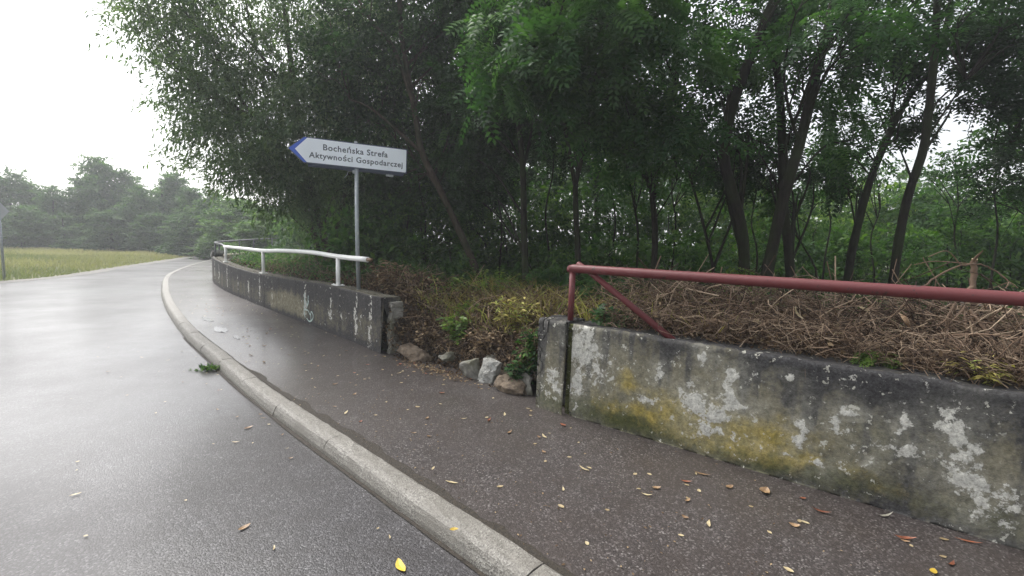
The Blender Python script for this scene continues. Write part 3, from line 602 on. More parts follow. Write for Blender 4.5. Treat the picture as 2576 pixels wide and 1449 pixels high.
def crown_mesh(name, blobs, kind, size, per=40, spray=.45, g=None, droop=.25, flat=.45, density=1., bright=0.):
    g = g or rng; out = []
    for (cx, cy_, cz, rx, ry, rz, ns) in blobs:
        ns = max(3, int(ns*density)); d = g.normal(size=(ns, 3)); d /= np.linalg.norm(d, axis=1)[:, None]; r = g.random(ns)**.42
        c = np.array([cx, cy_, cz])+d*r[:, None]*np.array([rx, ry, rz])
        out_dir = d*np.array([1, 1, .35])+g.normal(size=(ns, 3))*.45; out_dir[:, 2] -= droop; out_dir /= np.linalg.norm(out_dir, axis=1)[:, None]
        k = per; t = g.random((ns, k)); L = spray*(.6+.8*g.random(ns)); br = g.random(ns)*.55+bright*(1+0*c[:, 2])
        lat = g.normal(size=(ns, k, 3))*np.array([1, 1, flat])*(spray*.33)
        P = c[:, None]+out_dir[:, None]*((t-.35)*L[:, None]*1.5)[..., None]+lat*(1-.5*t[..., None]); P[..., 2] -= droop*L[:, None]*t*t
        ax = out_dir[:, None]*.8+g.normal(size=(ns, k, 3))*.55; ax[..., 2] -= .25
        sz = size*(.65+.7*g.random((ns, k)))
        rn = np.clip(br[:, None]+g.normal(size=(ns, k))*.16+.1, 0, 1)
        out.append(stamp(kind, P.reshape(-1, 3), ax.reshape(-1, 3), (g.normal(size=ns*k)*.5), sz.ravel(), rn.ravel()))
    V, F, r_ = merge(out); return mesh_np(name, V, F, r_)
def wobble(P, amp, g):
    P = np.array(P, float); P[1:-1] += g.normal(size=P[1:-1].shape)*amp; return P
def limbs_to(trunks, blobs, n_per, g, r0=.03):
    parts = []
    T = np.vstack([resample(catmull(p, 5), .2)[0] for p in trunks])
    paths, rad = [], []
    for (cx, cy_, cz, rx, ry, rz, ns) in blobs:
        for _ in range(n_per):
            d = g.normal(size=3); d /= np.linalg.norm(d); e = np.array([cx, cy_, cz])+d*np.array([rx, ry, rz])*.75
            q = e.copy(); q[2] -= .6+.5*np.linalg.norm(e[:2]-T[:, :2], axis=1).min(); s = T[np.argmin(np.linalg.norm(T-q, axis=1))]
            m_ = (s+e)/2; m_[2] += .12*np.linalg.norm(e-s); pp = catmull(np.array([s, m_+g.normal(size=3)*.1, e]), 4); paths.append(pp); l = np.linalg.norm(e-s); rad.append(np.linspace(min(r0, .008+.008*l), .005, len(pp)))
            for _ in range(3):
                k = g.integers(3, 8); s2_ = pp[k]; e2 = s2_+(e-s)*.25+g.normal(size=3)*.35*min(1, l*.4); pp2 = catmull(np.array([s2_, (s2_+e2)/2+g.normal(size=3)*.04, e2]), 4); paths.append(pp2); rad.append(np.linspace(.008, .003, len(pp2)))
    return tubes(np.array(paths), np.array(rad), 4)
def make_tree(name, label, cat, stems, blobs, kind, size, mat, bark='bark', per=40, spray=.45, limb=4, density=1., seed=0, group=None, droop=.25, bright=0., sides=9, crownname='crown', r0=.03):
    """stems: list of (points, r_base, r_top)"""
    g = np.random.default_rng(seed+100); b0 = np.array(stems[0][0][0], float)
    root = empty(name, b0, label, cat, group); parts = []
    for pts, ra, rb in stems:
        c, _ = resample(catmull(pts, 6), .18); k = len(c); rr_ = np.linspace(ra, rb, k)*.78*(1+.12*(g.random(k)-.5)); 
        if np.linalg.norm(np.array(pts[0])-b0) < .6: rr_[:3] *= [1.4, 1.2, 1.07][:len(rr_[:3])]
        parts.append(tubes(c[None], rr_[None], sides))
    if limb: parts.append(limbs_to([s[0] for s in stems], blobs, limb, g, r0))
    V, F, r_ = merge(parts); obj('trunk', mesh_np('trunk', V, F, r_), M[bark], root, True)
    obj(crownname, crown_mesh('crown', blobs, kind, size, per, spray, g, droop, density=density, bright=bright), M[mat], root)
    return root
def S(pts, Y, dY=0., base=None):            # stem traced at depth Y (dY = lean towards/away over its length)
    n = len(pts); out = [at(x, y, Y+dY*i/(n-1)) for i, (x, y) in enumerate(pts)]
    if base is not None:
        q = out[0].copy(); q[2] = base; out = [q]+out
    return [tuple(p) for p in out]
def B(l, Y0=None):                          # blobs: (px, py, depth, radius across, radius deep, radius high, sprays)
    return [(*at(x, y, Y), a, b, c, n) for x, y, Y, a, b, c, n in l]

# --- the trees of the wood
make_tree('willow_tree', 'large pale green willow with drooping narrow leaves overhanging the white handrail', 'tree',
    [(S([(822, 640), (795, 520), (772, 420), (745, 250), (720, 60), (700, -120)], 11, -.5, .1), .11, .05), (S([(800, 640), (765, 500), (700, 380), (600, 240), (520, 100)], 11, -1, .1), .09, .03),
     (S([(840, 620), (880, 430), (900, 250), (890, 60)], 11.3, -.5, .1), .08, .04), (S([(772, 430), (640, 300), (520, 240)], 10.9, -.6), .05, .02), (S([(745, 250), (640, 120), (540, 20)], 10.7, -.5), .045, .02)],
    B([(500, 60, 10.4, 1.25, 1.6, 1.2, 150), (420, 30, 10.4, .75, 1, .9, 45), (590, 200, 10.4, 1.3, 1.6, 1.1, 150), (520, 270, 10.3, .85, 1.2, .7, 70), (610, 360, 10.2, .95, 1.4, .8, 110), (680, 430, 10.2, .9, 1.3, .55, 90), (740, 500, 10.4, .6, 1, .5, 50),
       (740, 150, 10.6, 1.6, 1.8, 1.5, 190), (760, 330, 10.3, 1.2, 1.6, 1.1, 160), (900, 60, 10.8, 1.6, 1.8, 1.4, 150), (640, -80, 10.6, 2.2, 2.2, 1.3, 170), (900, 250, 10.6, 1.2, 1.5, 1.0, 120), (370, 110, 10.4, .4, .7, .35, 12), (860, 480, 11, .9, 1.2, .8, 70)]),
    'narrow', .12, 'willow', 'bark_pale', per=62, spray=.5, limb=5, seed=1, density=.85, droop=.4, bright=.12)
make_tree('leaning_tree', 'tall slim tree leaning left with a forked stem, rising from the gap between the walls', 'tree',
    [(S([(1200, 690), (1150, 570), (1108, 480), (1062, 385), (1045, 290), (1025, 180), (1010, 90), (1003, -40)], 8.2, .5, .45), .085, .05), (S([(1062, 385), (990, 320), (930, 270), (880, 250)], 8.4, .2), .045, .02), (S([(1040, 260), (990, 120), (940, 60), (890, -20)], 8.4, .5), .05, .03), (S([(1125, 510), (1060, 420), (950, 300)], 8.5, 1), .03, .012)],
    B([(1000, 60, 9.2, 1.5, 1.2, 1.1, 130), (1100, 180, 9.6, 1.2, 1.2, .9, 110), (880, 180, 9, .9, 1, .8, 60), (1120, -60, 9, 1.6, 1.6, 1, 110), (960, 330, 9.4, .9, .9, .8, 70), (1130, 340, 9.6, .7, .9, .7, 60), (1000, 480, 9.8, .9, .8, .8, 70)]),
    'simple', .09, 'dark', 'bark_pale', per=55, spray=.4, seed=2, limb=4)
make_tree('straight_tree', 'straight dark trunk behind the dry grass in the gap, left of the red post', 'tree',
    [(S([(1322, 705), (1318, 560), (1315, 420), (1303, 300), (1290, 160), (1285, -60)], 7.6, .5, .4), .075, .045), (S([(1318, 420), (1345, 300), (1380, 150), (1400, -20)], 7.9, .6), .035, .02)],
    B([(1290, 60, 8.2, 1.2, 1.1, .9, 110), (1200, 250, 8.6, .9, .9, .7, 70), (1380, 260, 8.6, .8, .9, .7, 50), (1300, -100, 8.4, 1.8, 1.5, .9, 100), (1180, 430, 9, .7, .8, .7, 60)]),
    'pinnate', .23, 'dark', per=14, spray=.42, seed=3)
make_tree('forked_tree', 'dark trunk splitting into a wide Y above the left end of the red railing', 'tree',
    [(S([(1455, 670), (1450, 560), (1447, 470)], 7.4, .1, .45), .06, .055), (S([(1447, 470), (1425, 340), (1400, 210), (1390, 60), (1370, -60)], 7.5, .3), .042, .025), (S([(1447, 470), (1480, 330), (1505, 220), (1540, 60), (1560, -80)], 7.5, .3), .042, .025)],
    B([(1430, 60, 8, 1.1, 1, .8, 80), (1560, 150, 8.2, .9, .9, .7, 60), (1440, 330, 8.8, .6, .8, .5, 26), (1500, -90, 8, 1.6, 1.4, .8, 90)]),
    'pinnate', .23, 'dark', per=13, spray=.42, density=.8, seed=4)
make_tree('locust_tree', 'locust tree with bright green feathery fronds over the left end of the red railing', 'tree',
    [(S([(1645, 670), (1648, 580), (1640, 480)], 6.6, .0, .6), .06, .05), (S([(1640, 490), (1610, 400), (1588, 330), (1578, 240), (1560, 60)], 6.6, -.4), .036, .02), (S([(1645, 500), (1662, 400), (1700, 200), (1722, 40), (1740, -80)], 6.6, .1), .042, .028), (S([(1588, 330), (1500, 200), (1380, 130)], 6.5, -1.2), .02, .008), (S([(1700, 200), (1640, 90), (1550, 60)], 6.6, -1.0), .02, .008)],
    B([(1340, 160, 5.5, .55, .5, .22, 42), (1300, 215, 5.6, .35, .4, .2, 16), (1440, 110, 5.4, .55, .5, .25, 40), (1560, 60, 5.4, .5, .6, .3, 36), (1320, 60, 6, .5, .6, .35, 22), (1700, 60, 5.6, .6, .6, .35, 36), (1600, 260, 5.7, .45, .5, .35, 30), (1690, 330, 5.8, .4, .5, .4, 26), (1500, 190, 5.8, .4, .4, .25, 20), (1560, 370, 6.2, .4, .4, .3, 14), (1500, -90, 5.6, 1.2, .9, .25, 50)]),
    'pinnate', .27, 'locust', per=15, spray=.36, seed=5, density=.42, droop=.45, bright=.15, limb=3, r0=.012)
make_tree('thin_tree', 'thin straight sapling between the Y shaped trunk and the locust tree', 'tree',
    [(S([(1605, 600), (1592, 500), (1572, 400), (1560, 330)], 8.2, .2, .4), .035, .015)], B([(1560, 260, 8.4, .6, .6, .5, 50), (1600, 380, 8.8, .5, .5, .4, 30)]), 'simple', .08, 'dark', per=45, spray=.33, seed=6, limb=3)
make_tree('slanting_sapling', 'slim dark sapling slanting left, right of the locust tree stem', 'tree',
    [(S([(1795, 690), (1768, 560), (1735, 440), (1705, 340), (1700, 260)], 7.2, .3, .5), .035, .018)], B([(1760, 300, 7.8, .6, .7, .5, 50), (1850, 420, 8.4, .5, .6, .4, 36)]), 'simple', .08, 'dark', per=45, spray=.33, seed=7, limb=3)
make_tree('curved_tree', 'thick curved trunk bending left then right, behind the middle of the red rail', 'tree',
    [(S([(1872, 660), (1862, 560), (1838, 470), (1822, 400), (1832, 310), (1862, 210), (1905, 100), (1955, -20)], 6.4, .1, .6), .1, .075), (S([(1826, 330), (1828, 270), (1848, 190)], 6.4, .0), .035, .02), (S([(1905, 100), (1935, 40), (1990, -50)], 6.4, .1), .04, .03)],
    B([(1810, 60, 7, .8, .8, .5, 42), (1950, 150, 7.2, .6, .8, .35, 28), (1790, 220, 7.6, .5, .7, .35, 18), (1890, 320, 8, .6, .7, .35, 20), (2000, -80, 6.6, 1.5, 1.2, .45, 50), (1780, 400, 8.4, .5, .6, .4, 28)]),
    'pinnate', .28, 'dark', per=12, spray=.38, seed=8, density=.4, droop=.3, limb=3)
make_tree('crossing_tree', 'thick trunk leaning right that crosses in front of the upright trunk behind the red rail', 'tree',
    [(S([(1925, 710), (1948, 600), (1975, 480), (2012, 360), (2045, 220), (2085, 60), (2110, -60)], 5.9, .1, .7), .1, .06), (S([(2012, 360), (1985, 280), (1970, 180)], 5.9), .03, .015)],
    B([(2090, 60, 5.6, .5, .5, .22, 22), (2160, 100, 5.4, .35, .4, .18, 20), (2010, 200, 6.4, .6, .7, .35, 28), (2110, 330, 7, .5, .6, .3, 20), (2120, -60, 5.6, .9, .8, .25, 30)]),
    'pinnate', .27, 'locust', per=12, spray=.34, seed=9, density=.36, droop=.5, limb=3, bright=.1)
make_tree('upright_tree', 'upright trunk crossed by the thick leaning trunk behind the red rail', 'tree',
    [(S([(1988, 710), (1980, 600), (1970, 500), (1968, 380), (1962, 250), (1950, 120), (1945, -40)], 6.7, .1, .6), .085, .06), (S([(1968, 400), (2000, 300), (2040, 230)], 6.7), .03, .02)],
    B([(1960, 330, 7.6, .6, .7, .35, 20), (2050, 440, 8, .6, .7, .3, 30), (1900, 420, 8.2, .6, .7, .35, 28), (1990, 60, 7.4, 1, .9, .35, 36)]),
    'pinnate', .27, 'dark', per=12, spray=.36, seed=10, density=.36, limb=3)
make_tree('twin_topped_tree', 'dark trunk leaning right and forking in two against the white sky', 'tree',
    [(S([(2138, 660), (2160, 560), (2190, 450), (2235, 340), (2262, 280)], 7.2, .1, .5), .08, .06), (S([(2240, 330), (2290, 240), (2345, 170), (2380, 60), (2400, -50)], 7.3, .2), .05, .035), (S([(2238, 340), (2245, 270), (2262, 200), (2300, 60)], 7.3, -.2), .03, .015), (S([(2190, 450), (2215, 380), (2255, 350)], 7.2), .02, .012)],
    B([(2200, 200, 7.6, .7, .8, .35, 34), (2150, 330, 7.8, .5, .6, .25, 18), (2330, 60, 7.4, .8, .9, .3, 28), (2120, 440, 8.4, .6, .7, .28, 30), (2280, 330, 7.8, .4, .6, .22, 14), (2240, 130, 7.4, .5, .6, .25, 20)]),
    'pinnate', .27, 'dark', per=12, spray=.36, seed=11, density=.36, limb=3, droop=.2)
make_tree('tall_slim_tree', 'tall slim trunk leaning slightly right, nearest the cut branches at the right edge', 'tree',
    [(S([(2245, 720), (2262, 600), (2285, 490), (2322, 380), (2335, 290), (2345, 200), (2355, 60), (2360, -60)], 6.2, .1, .7), .075, .05), (S([(2338, 290), (2370, 240), (2430, 200)], 6.2), .018, .008), (S([(2296, 460), (2275, 400), (2262, 370)], 6.2), .02, .01)],
    B([(2420, 60, 6.6, .7, .8, .3, 40), (2420, 240, 7, .5, .6, .16, 22), (2500, 150, 6.8, .6, .7, .28, 30), (2330, -40, 6.4, 1.0, .9, .3, 50), (2520, 30, 6.4, .5, .6, .3, 26)]),
    'pinnate', .27, 'dark', per=12, spray=.34, seed=12, density=.36, limb=3, droop=.2)
make_tree('edge_tree', 'leafy tree cut off by the right edge, low branches hanging against the sky', 'tree',
    [(S([(2700, 760), (2690, 500), (2680, 300), (2660, 50)], 7, .1, .4), .09, .06), (S([(2685, 420), (2600, 370), (2500, 360)], 7), .02, .008)],
    B([(2570, 240, 6.8, .5, .7, .25, 34), (2570, 410, 7.4, .4, .6, .25, 26), (2600, 130, 6.8, .5, .7, .4, 34), (2660, 330, 7, .6, .8, .8, 60), (2560, 480, 8.2, .8, .8, .45, 60), (2700, -50, 7, 1.5, 1.3, .9, 90)]),
    'pinnate', .27, 'dark', per=12, spray=.36, seed=13, density=.33, limb=4, droop=.3)

for i, (pts, Y) in enumerate([([(1062, 690), (1070, 560), (1052, 430), (1075, 300)], 9.5), ([(1255, 690), (1262, 560), (1240, 430), (1250, 320)], 9), ([(1388, 690), (1372, 540), (1392, 420), (1380, 260)], 9), ([(1530, 690), (1548, 560), (1532, 430), (1550, 330)], 9.5),
        ([(1905, 640), (1890, 560), (1905, 460), (1890, 380)], 9), ([(2075, 650), (2090, 560), (2078, 480), (2110, 400)], 9), ([(2055, 690), (2010, 600), (1985, 520)], 8), ([(2420, 690), (2400, 600), (2412, 500), (2395, 420)], 9), ([(2495, 690), (2510, 580), (2500, 470), (2520, 380)], 8), ([(1690, 680), (1700, 560), (1690, 470), (1720, 400)], 9), ([(2200, 700), (2190, 600), (2215, 520), (2200, 430)], 9.5)]):
    e = at(*pts[-1], Y)
    make_tree('sapling', 'thin dark sapling stem with few leaves between the larger trunks', 'tree', [(S(pts, Y, .3, .4), .03, .01)], [(e[0], Y+.2, e[2], .45, .5, .35, 16)], 'simple', .08, 'under', per=34, spray=.33, seed=200+i, limb=4, group='thin saplings between the larger trunks', r0=.012)
# --- taller trees behind, closing the wood
bl = [('tall dense tree filling the wood behind the direction sign', 960, 240, 14.5, 2.4, 3.4, 210), ('tall dense tree behind the leaning forked stem', 1150, 180, 14, 2.3, 3.4, 200), ('tall dark tree behind the straight trunk in the gap', 1330, 160, 14.5, 2.2, 3.1, 170),
      ('tall dark tree behind the Y shaped trunk', 1520, 190, 15, 2.2, 2.6, 140), ('tall dark tree behind the locust tree', 1660, 260, 15, 1.5, 2.0, 70), ('dark bushy tree behind the willow stems', 880, 480, 13, 1.2, 1.6, 110)]
for i, (lab, px, py, Y, rx, rz, ns) in enumerate(bl):
    c = at(px, py, Y)
    make_tree('woodland_tree', lab, 'tree', [([(c[0]+.2, Y, 0), (c[0], Y, 2.2), (c[0]-.2, Y, c[2]+1)], .12, .05)], [(c[0], Y, c[2], rx, 1.6, rz, ns), (c[0]+.3, Y-.4, c[2]-rz*.9, rx*.8, 1.3, 1.4, ns*.5)], 'simple', .13, 'dark', per=52, spray=.55, seed=30+i, limb=6)
# --- undergrowth shrubs among and behind the trunks
ub = [(930, 620, 9.2, .9, .8, 'under'), (1060, 600, 9.6, 1.1, .9, 'under'), (1010, 680, 8.6, .7, .45, 'under'), (1180, 560, 10.5, 1.1, 1.2, 'under'), (1130, 650, 9.0, .8, .6, 'under'), (1270, 620, 9.8, 1, .9, 'under'), (1400, 560, 10.5, 1.2, 1.2, 'under'),
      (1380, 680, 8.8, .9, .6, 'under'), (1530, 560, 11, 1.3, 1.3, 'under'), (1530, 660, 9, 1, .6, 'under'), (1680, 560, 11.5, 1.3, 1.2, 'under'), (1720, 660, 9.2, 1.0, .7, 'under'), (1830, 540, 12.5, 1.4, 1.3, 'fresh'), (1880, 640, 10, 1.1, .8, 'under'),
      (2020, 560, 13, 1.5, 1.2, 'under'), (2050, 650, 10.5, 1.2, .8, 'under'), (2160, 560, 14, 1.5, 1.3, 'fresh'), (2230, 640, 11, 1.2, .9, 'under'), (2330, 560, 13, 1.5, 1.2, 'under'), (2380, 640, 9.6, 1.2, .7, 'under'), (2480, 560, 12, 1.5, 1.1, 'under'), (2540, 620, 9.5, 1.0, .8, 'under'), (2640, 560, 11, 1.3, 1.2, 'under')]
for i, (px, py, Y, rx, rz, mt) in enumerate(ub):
    c = at(px, py, Y); gz_ = .2  # sunlit look of the back shrubs is put into a brighter leaf colour
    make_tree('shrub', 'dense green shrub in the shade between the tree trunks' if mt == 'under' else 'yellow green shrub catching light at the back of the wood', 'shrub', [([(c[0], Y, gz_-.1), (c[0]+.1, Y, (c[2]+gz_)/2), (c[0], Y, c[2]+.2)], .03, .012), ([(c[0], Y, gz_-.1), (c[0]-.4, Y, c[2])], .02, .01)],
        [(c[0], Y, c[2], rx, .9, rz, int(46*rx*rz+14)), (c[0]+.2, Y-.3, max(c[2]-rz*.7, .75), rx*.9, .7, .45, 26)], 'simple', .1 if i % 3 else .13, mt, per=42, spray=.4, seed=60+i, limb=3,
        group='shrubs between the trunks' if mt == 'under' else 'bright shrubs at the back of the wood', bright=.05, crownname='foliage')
# --- background tree line of the wood, right and centre, beyond a clearing
for i, (px, py, Y, rx, rz) in enumerate([(840, 520, 20, 2.4, 2.2), (1000, 470, 20, 2.6, 2.6), (1200, 450, 21, 2.6, 2.8), (1400, 460, 22, 2.6, 2.8), (1600, 480, 22, 2.6, 2.4), (1780, 500, 21, 2.4, 2.0), (1930, 530, 22, 2.4, 1.7), (2080, 540, 22, 2.4, 1.7), (2230, 530, 21, 2.3, 1.7), (2360, 530, 20, 1.9, 1.6), (2500, 560, 20, 2.1, 1.3), (2650, 540, 19, 2.2, 1.8), (2800, 520, 19, 2.4, 2.2)]):
    c = at(px, py, Y)
    make_tree('background_tree', 'rounded green tree in the dense row closing the back of the wood', 'tree', [([(c[0], Y, -.1), (c[0], Y, c[2]+.6)], .12, .05)],
        [(c[0], Y, c[2], rx, 1.5, rz, int(22*rx*rz+20)), (c[0], Y-.5, 1.1, rx, 1.2, 1.1, 50)], 'simple', .2, 'far' if px < 1800 else 'under', per=44, spray=.6, seed=90+i, limb=2, group='trees closing the back of the wood', bright=.1)

# --- hazy tree line beyond the meadow (px centre, top row, depth, half width m)
protos = []
for k in range(6):
    g = np.random.default_rng(500+k)
    bl_ = [(g.normal()*.5, g.normal()*.5, 2.2+g.random(), 2.0, 1.8, 1.7, 90), (g.normal()*.8, 0, 4.3, 1.7, 1.6, 1.5, 80), (g.normal()*.5, 0, 5.9, 1.0, 1.0, 1.2, 42), (1.4, -.4, 1.4, 1.5, 1.3, 1.2, 50), (-1.4, -.4, 1.3, 1.5, 1.3, 1.2, 50)]
    if k == 2: bl_ += [(0, 0, 6.9, .5, .5, .7, 16)]
    protos.append((crown_mesh('crown', bl_, 'simple', .26, 40, .7, g, .2, bright=.1), tubes(np.array([[(0, 0, -.2), (.1, 0, 3), (0, .1, 6.2)]]), np.array([[.16, .1, .04]]), 7)))
tmesh = []
for ii, (cm, (V, F, _)) in enumerate(protos):
    tm = mesh_np('trunk', V, F, np.full(len(F), .5)); tm.materials.append(M['bark']); cm.materials.append(M['far' if ii < 4 else 'far_green']); tmesh.append((cm, tm))
far = [(-60, 440, 36, 1.0), (20, 428, 37, 1.0), (75, 462, 38, 1.0), (130, 470, 36, 1.0), (185, 455, 39, 1.0), (245, 393, 38, 1.05), (310, 425, 39, .9), (350, 468, 36, 1), (405, 432, 38, .95), (440, 440, 40, .9), (480, 470, 36, 1), (530, 478, 34, 1),
       (575, 492, 32, 1), (625, 505, 30, 1), (670, 520, 28, 1), (720, 530, 26, .9), (770, 520, 25, .9), (-130, 430, 38, 1.1), (-220, 440, 40, 1.2), (50, 520, 33, 1.0), (160, 540, 33.5, 1.0), (280, 530, 34, 1), (390, 535, 34, 1), (465, 540, 33, .9), (560, 555, 29, .8), (640, 560, 26, .8)]
for i, (px, py, Y, w_) in enumerate(far):
    top = at(px, py, Y); k = (4+i % 2 if Y < 33 else i % 4) if py != 393 else 2; cm, tm = tmesh[k]; Hh = 7.5 if k == 2 else 7.0
    lab = 'tall pointed hazy tree, highest in the tree line beyond the meadow' if py == 393 else 'hazy blue green tree in the line beyond the meadow' if Y >= 33 else 'lighter green tree at the road bend, right end of the far tree line'
    rt = empty('far_tree', (top[0], Y, 0), lab, 'tree', None if py == 393 else 'trees in the hazy line beyond the meadow' if Y >= 33 else 'lighter trees at the road bend'); s_ = top[2]/Hh; ws = max(s_, .75)*w_
    rt.scale = (ws*1.1, ws, s_); rt.rotation_euler = (0, 0, 1.7*i)
    for nm, me in (('crown', cm), ('trunk', tm)):
        o = bpy.data.objects.new(nm, me); C.objects.link(o); o.parent = rt

# ------------------------------------------------------------------ meadow grass
n = 120000; g = rng
px_ = g.uniform(-62, -13, n); py_ = g.uniform(6, 42, n)
lx = np.interp(py_, lc[20:, 1], lc[20:, 0]); k = (px_ < lx-.35); px_, py_ = px_[k], py_[k]; n = len(px_)
h = (.10+.26*fbm(px_*.6, py_*.6, 3)**1.5)*(.6+.6*g.random(n))*np.clip((lx[k]-px_)/2.2, .25, 1); a = g.uniform(0, 2*np.pi, n); lean = g.normal(size=(n, 2))*.6*h[:, None]; w = .012+.02*g.random(n)
b0 = np.c_[px_, py_, np.full(n, -.04)]; wv = np.c_[np.cos(a)*w, np.sin(a)*w, 0*w]; tp = np.c_[px_+lean[:, 0], py_+lean[:, 1], h]
V = np.stack([b0-wv, b0+wv, tp+wv*.4, tp-wv*.4], 1).reshape(-1, 3); F = np.arange(n*4).reshape(n, 4)
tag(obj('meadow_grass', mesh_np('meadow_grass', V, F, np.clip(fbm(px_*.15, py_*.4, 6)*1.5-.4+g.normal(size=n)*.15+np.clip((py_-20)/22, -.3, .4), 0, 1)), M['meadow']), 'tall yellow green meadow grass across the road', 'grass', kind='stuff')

# ------------------------------------------------------------------ dead brush, dry leaves, dry grass on the bank
def twig_cloud(u0, u1, o0, o1, n, zlo, zhi, Lm, rad, flat=.35, g=rng, seg=5, osh=1., zadd=0.):
    u = g.uniform(u0, u1, n); o = o0+(o1-o0)*g.random(n)**osh; P = bank_pt(u, o); P[:, 2] += zadd+g.uniform(0, 1, n)*(np.interp(o, [0, .3, .8, 1.5, 3], [zlo, zlo+.3*(zhi-zlo), zhi, zhi, zhi*.8]))
    a = g.uniform(0, 2*np.pi, n); e = g.normal(size=n)*flat; L = Lm*(.4+g.random(n)*1.1)
    d = np.stack([np.cos(a)*np.cos(e), np.sin(a)*np.cos(e), np.sin(e)], 1); t = np.linspace(-.5, .5, seg); bend = g.normal(size=(n, 3))*.18
    Q = P[:, None]+d[:, None]*(t[None, :, None]*L[:, None, None])+bend[:, None]*((t[None, :, None]**2)*L[:, None, None])*2+g.normal(size=(n, seg, 3))*.036*Lm
    return Q, (rad*(.5+g.random(n)))[:, None]*np.linspace(1.2, .5, seg)[None], g.random(n)
uR0, uR1 = u_at(.35), u_at(.35)+8.5; uG0, uG1 = u_at(-1.5), u_at(.2); uL0, uL1 = u_at(-9), u_at(-1.7)
def stuff_twigs(name, label, sets, mat, sides=3):
    V, F, r_ = merge([tubes(q, r, sides, rn) for q, r, rn in sets]); return tag(obj(name, mesh_np(name, V, F, r_), M[mat]), label, 'brushwood', kind='stuff')
stuff_twigs('dead_brushwood', 'tangled heap of brown dead twigs and stems behind the right hand wall', [
    twig_cloud(uR0, uR0+5.0, .2, 2.2, 8500, .04, .56, .26, .0026, .55), twig_cloud(uR0+.4, uR0+5.0, .25, 1.6, 2300, .1, .62, .5, .0042, .5), twig_cloud(uR0+1.8, uR0+5, .6, 2.4, 300, .3, .7, .6, .0042, .3),
    twig_cloud(uR0+.2, uR0+3.6, .16, .5, 1500, .03, .16, .2, .0018, .6),
    twig_cloud(uR0+.5, uR0+4.5, .03, .35, 2400, .14, .34, .2, .0022, .5, zadd=.19), twig_cloud(uR0+.5, uR0+4.5, .05, .4, 260, .1, .3, .42, .0032, .45, zadd=.2)], 'twig')
stuff_twigs('dead_stems', 'thin dead stems tangled in the gap between the two walls', [twig_cloud(uG0, uG1, .05, 1.8, 3600, .06, .26, .24, .0026, .6), twig_cloud(uG0, uG1, .2, 1.2, 60, .2, .35, .6, .006, .7), twig_cloud(uL0+4, uL1, .3, 1.4, 1600, .15, .4, .3, .003, .8)], 'twig')
def leaf_cloud(u0, u1, o0, o1, n, zlo, zhi, size, kind='simple', g=rng, zadd=0.):
    u = g.uniform(u0, u1, n); o = g.uniform(o0, o1, n); P = bank_pt(u, o); P[:, 2] += zadd+ g.random(n)*np.interp(o, [0, .3, .9, 3], [zlo, zlo+.4*(zhi-zlo), zhi, zhi*.8])
    ax = g.normal(size=(n, 3)); ax[:, 2] -= .4; return stamp(kind, P, ax, g.normal(size=n)*1.2, size*(.5+g.random(n)), np.clip(g.random(n)**1.9, 0, 1))
V, F, r_ = merge([leaf_cloud(uR0, uR0+5, .2, 2, 7000, .03, .48, .036), leaf_cloud(uR0, uR0+5, .2, 1.4, 1500, .05, .5, .06, 'narrow'), leaf_cloud(uR0+.4, uR0+5, .05, .35, 2600, .1, .3, .035, zadd=.18), leaf_cloud(uR0, uR0+5, .2, 1.3, 160, .15, .4, .10), leaf_cloud(uG0-.1, uG1+.1, .0, 1.6, 9000, .05, .26, .05), leaf_cloud(uG0-.2, uG1+.1, -.03, .7, 3500, .05, .25, .045), leaf_cloud(uG0-.1, uG1, -.2, .1, 1900, .02, .13, .034), leaf_cloud(uG0-.1, uG1, .1, 1.2, 900, .1, .35, .07, 'narrow'), leaf_cloud(uL1-2.6, uL1+.1, .3, 1.1, 3800, .02, .36, .05), leaf_cloud(uL0, uL1-2.4, .32, 1.1, 2200, .02, .2, .05), leaf_cloud(uL1-1.6, uL1+.2, .35, .9, 700, .2, .46, .06, 'narrow')])
tag(obj('dry_leaves', mesh_np('dry_leaves', V, F, r_), M['dry']), 'curled dry brown leaves caught in the dead brush on the bank', 'leaf litter', kind='stuff')
# dry yellow grass in the gap
n = 5300; g = rng; u = np.r_[g.uniform(uG0-.15, uG1, 3800), g.uniform(uR0, uR0+1.4, 1500)]; o = np.r_[.35+1.7*g.random(3800)**.8, g.uniform(.3, 1.2, 1500)]; P = bank_pt(u, o); h = (.09+.3*g.random(n)**1.5)*(.3+1.4*fbm(P[:, 0]*4, P[:, 1]*4, 7)); a = g.uniform(0, 6.28, n); w = .004+.005*g.random(n)
wv = np.c_[np.cos(a)*w, np.sin(a)*w, 0*w]; l1 = g.normal(size=(n, 3))*.5*h[:, None]; l1[:, 2] = 0; mid = P+l1*.5+np.c_[0*h, 0*h, h*.6]; tp = P+l1*1.8+np.c_[0*h, 0*h, h]
V = np.concatenate([np.stack([P-wv, P+wv, mid+wv*.8, mid-wv*.8], 1).reshape(-1, 3), np.stack([mid-wv*.8, mid+wv*.8, tp+wv*.1, tp-wv*.1], 1).reshape(-1, 3)]); F = np.arange(n*8).reshape(-1, 4)
tag(obj('dry_grass', mesh_np('dry_grass', V, F, np.tile(g.random(n), 2)), M['straw']), 'yellowing dry grass standing in the gap between the walls', 'grass', kind='stuff')
# low green cover on the bank further back
V, F, r_ = merge([(lambda P, k: stamp('simple', P, np.random.default_rng(5).normal(size=(len(P), 3)), np.zeros(len(P)), .1*(.5+rng.random(len(P))), rng.random(len(P))*.8))(bank_pt(rng.uniform(uL0-6, uR1, 26000), rng.uniform(1.6, 9, 26000))+np.c_[np.zeros((26000, 2)), rng.random(26000)*.55], 0)])
tag(obj('ground_cover', mesh_np('ground_cover', V, F, r_), M['under']), 'low green ground cover under the trees', 'ground cover', kind='stuff')

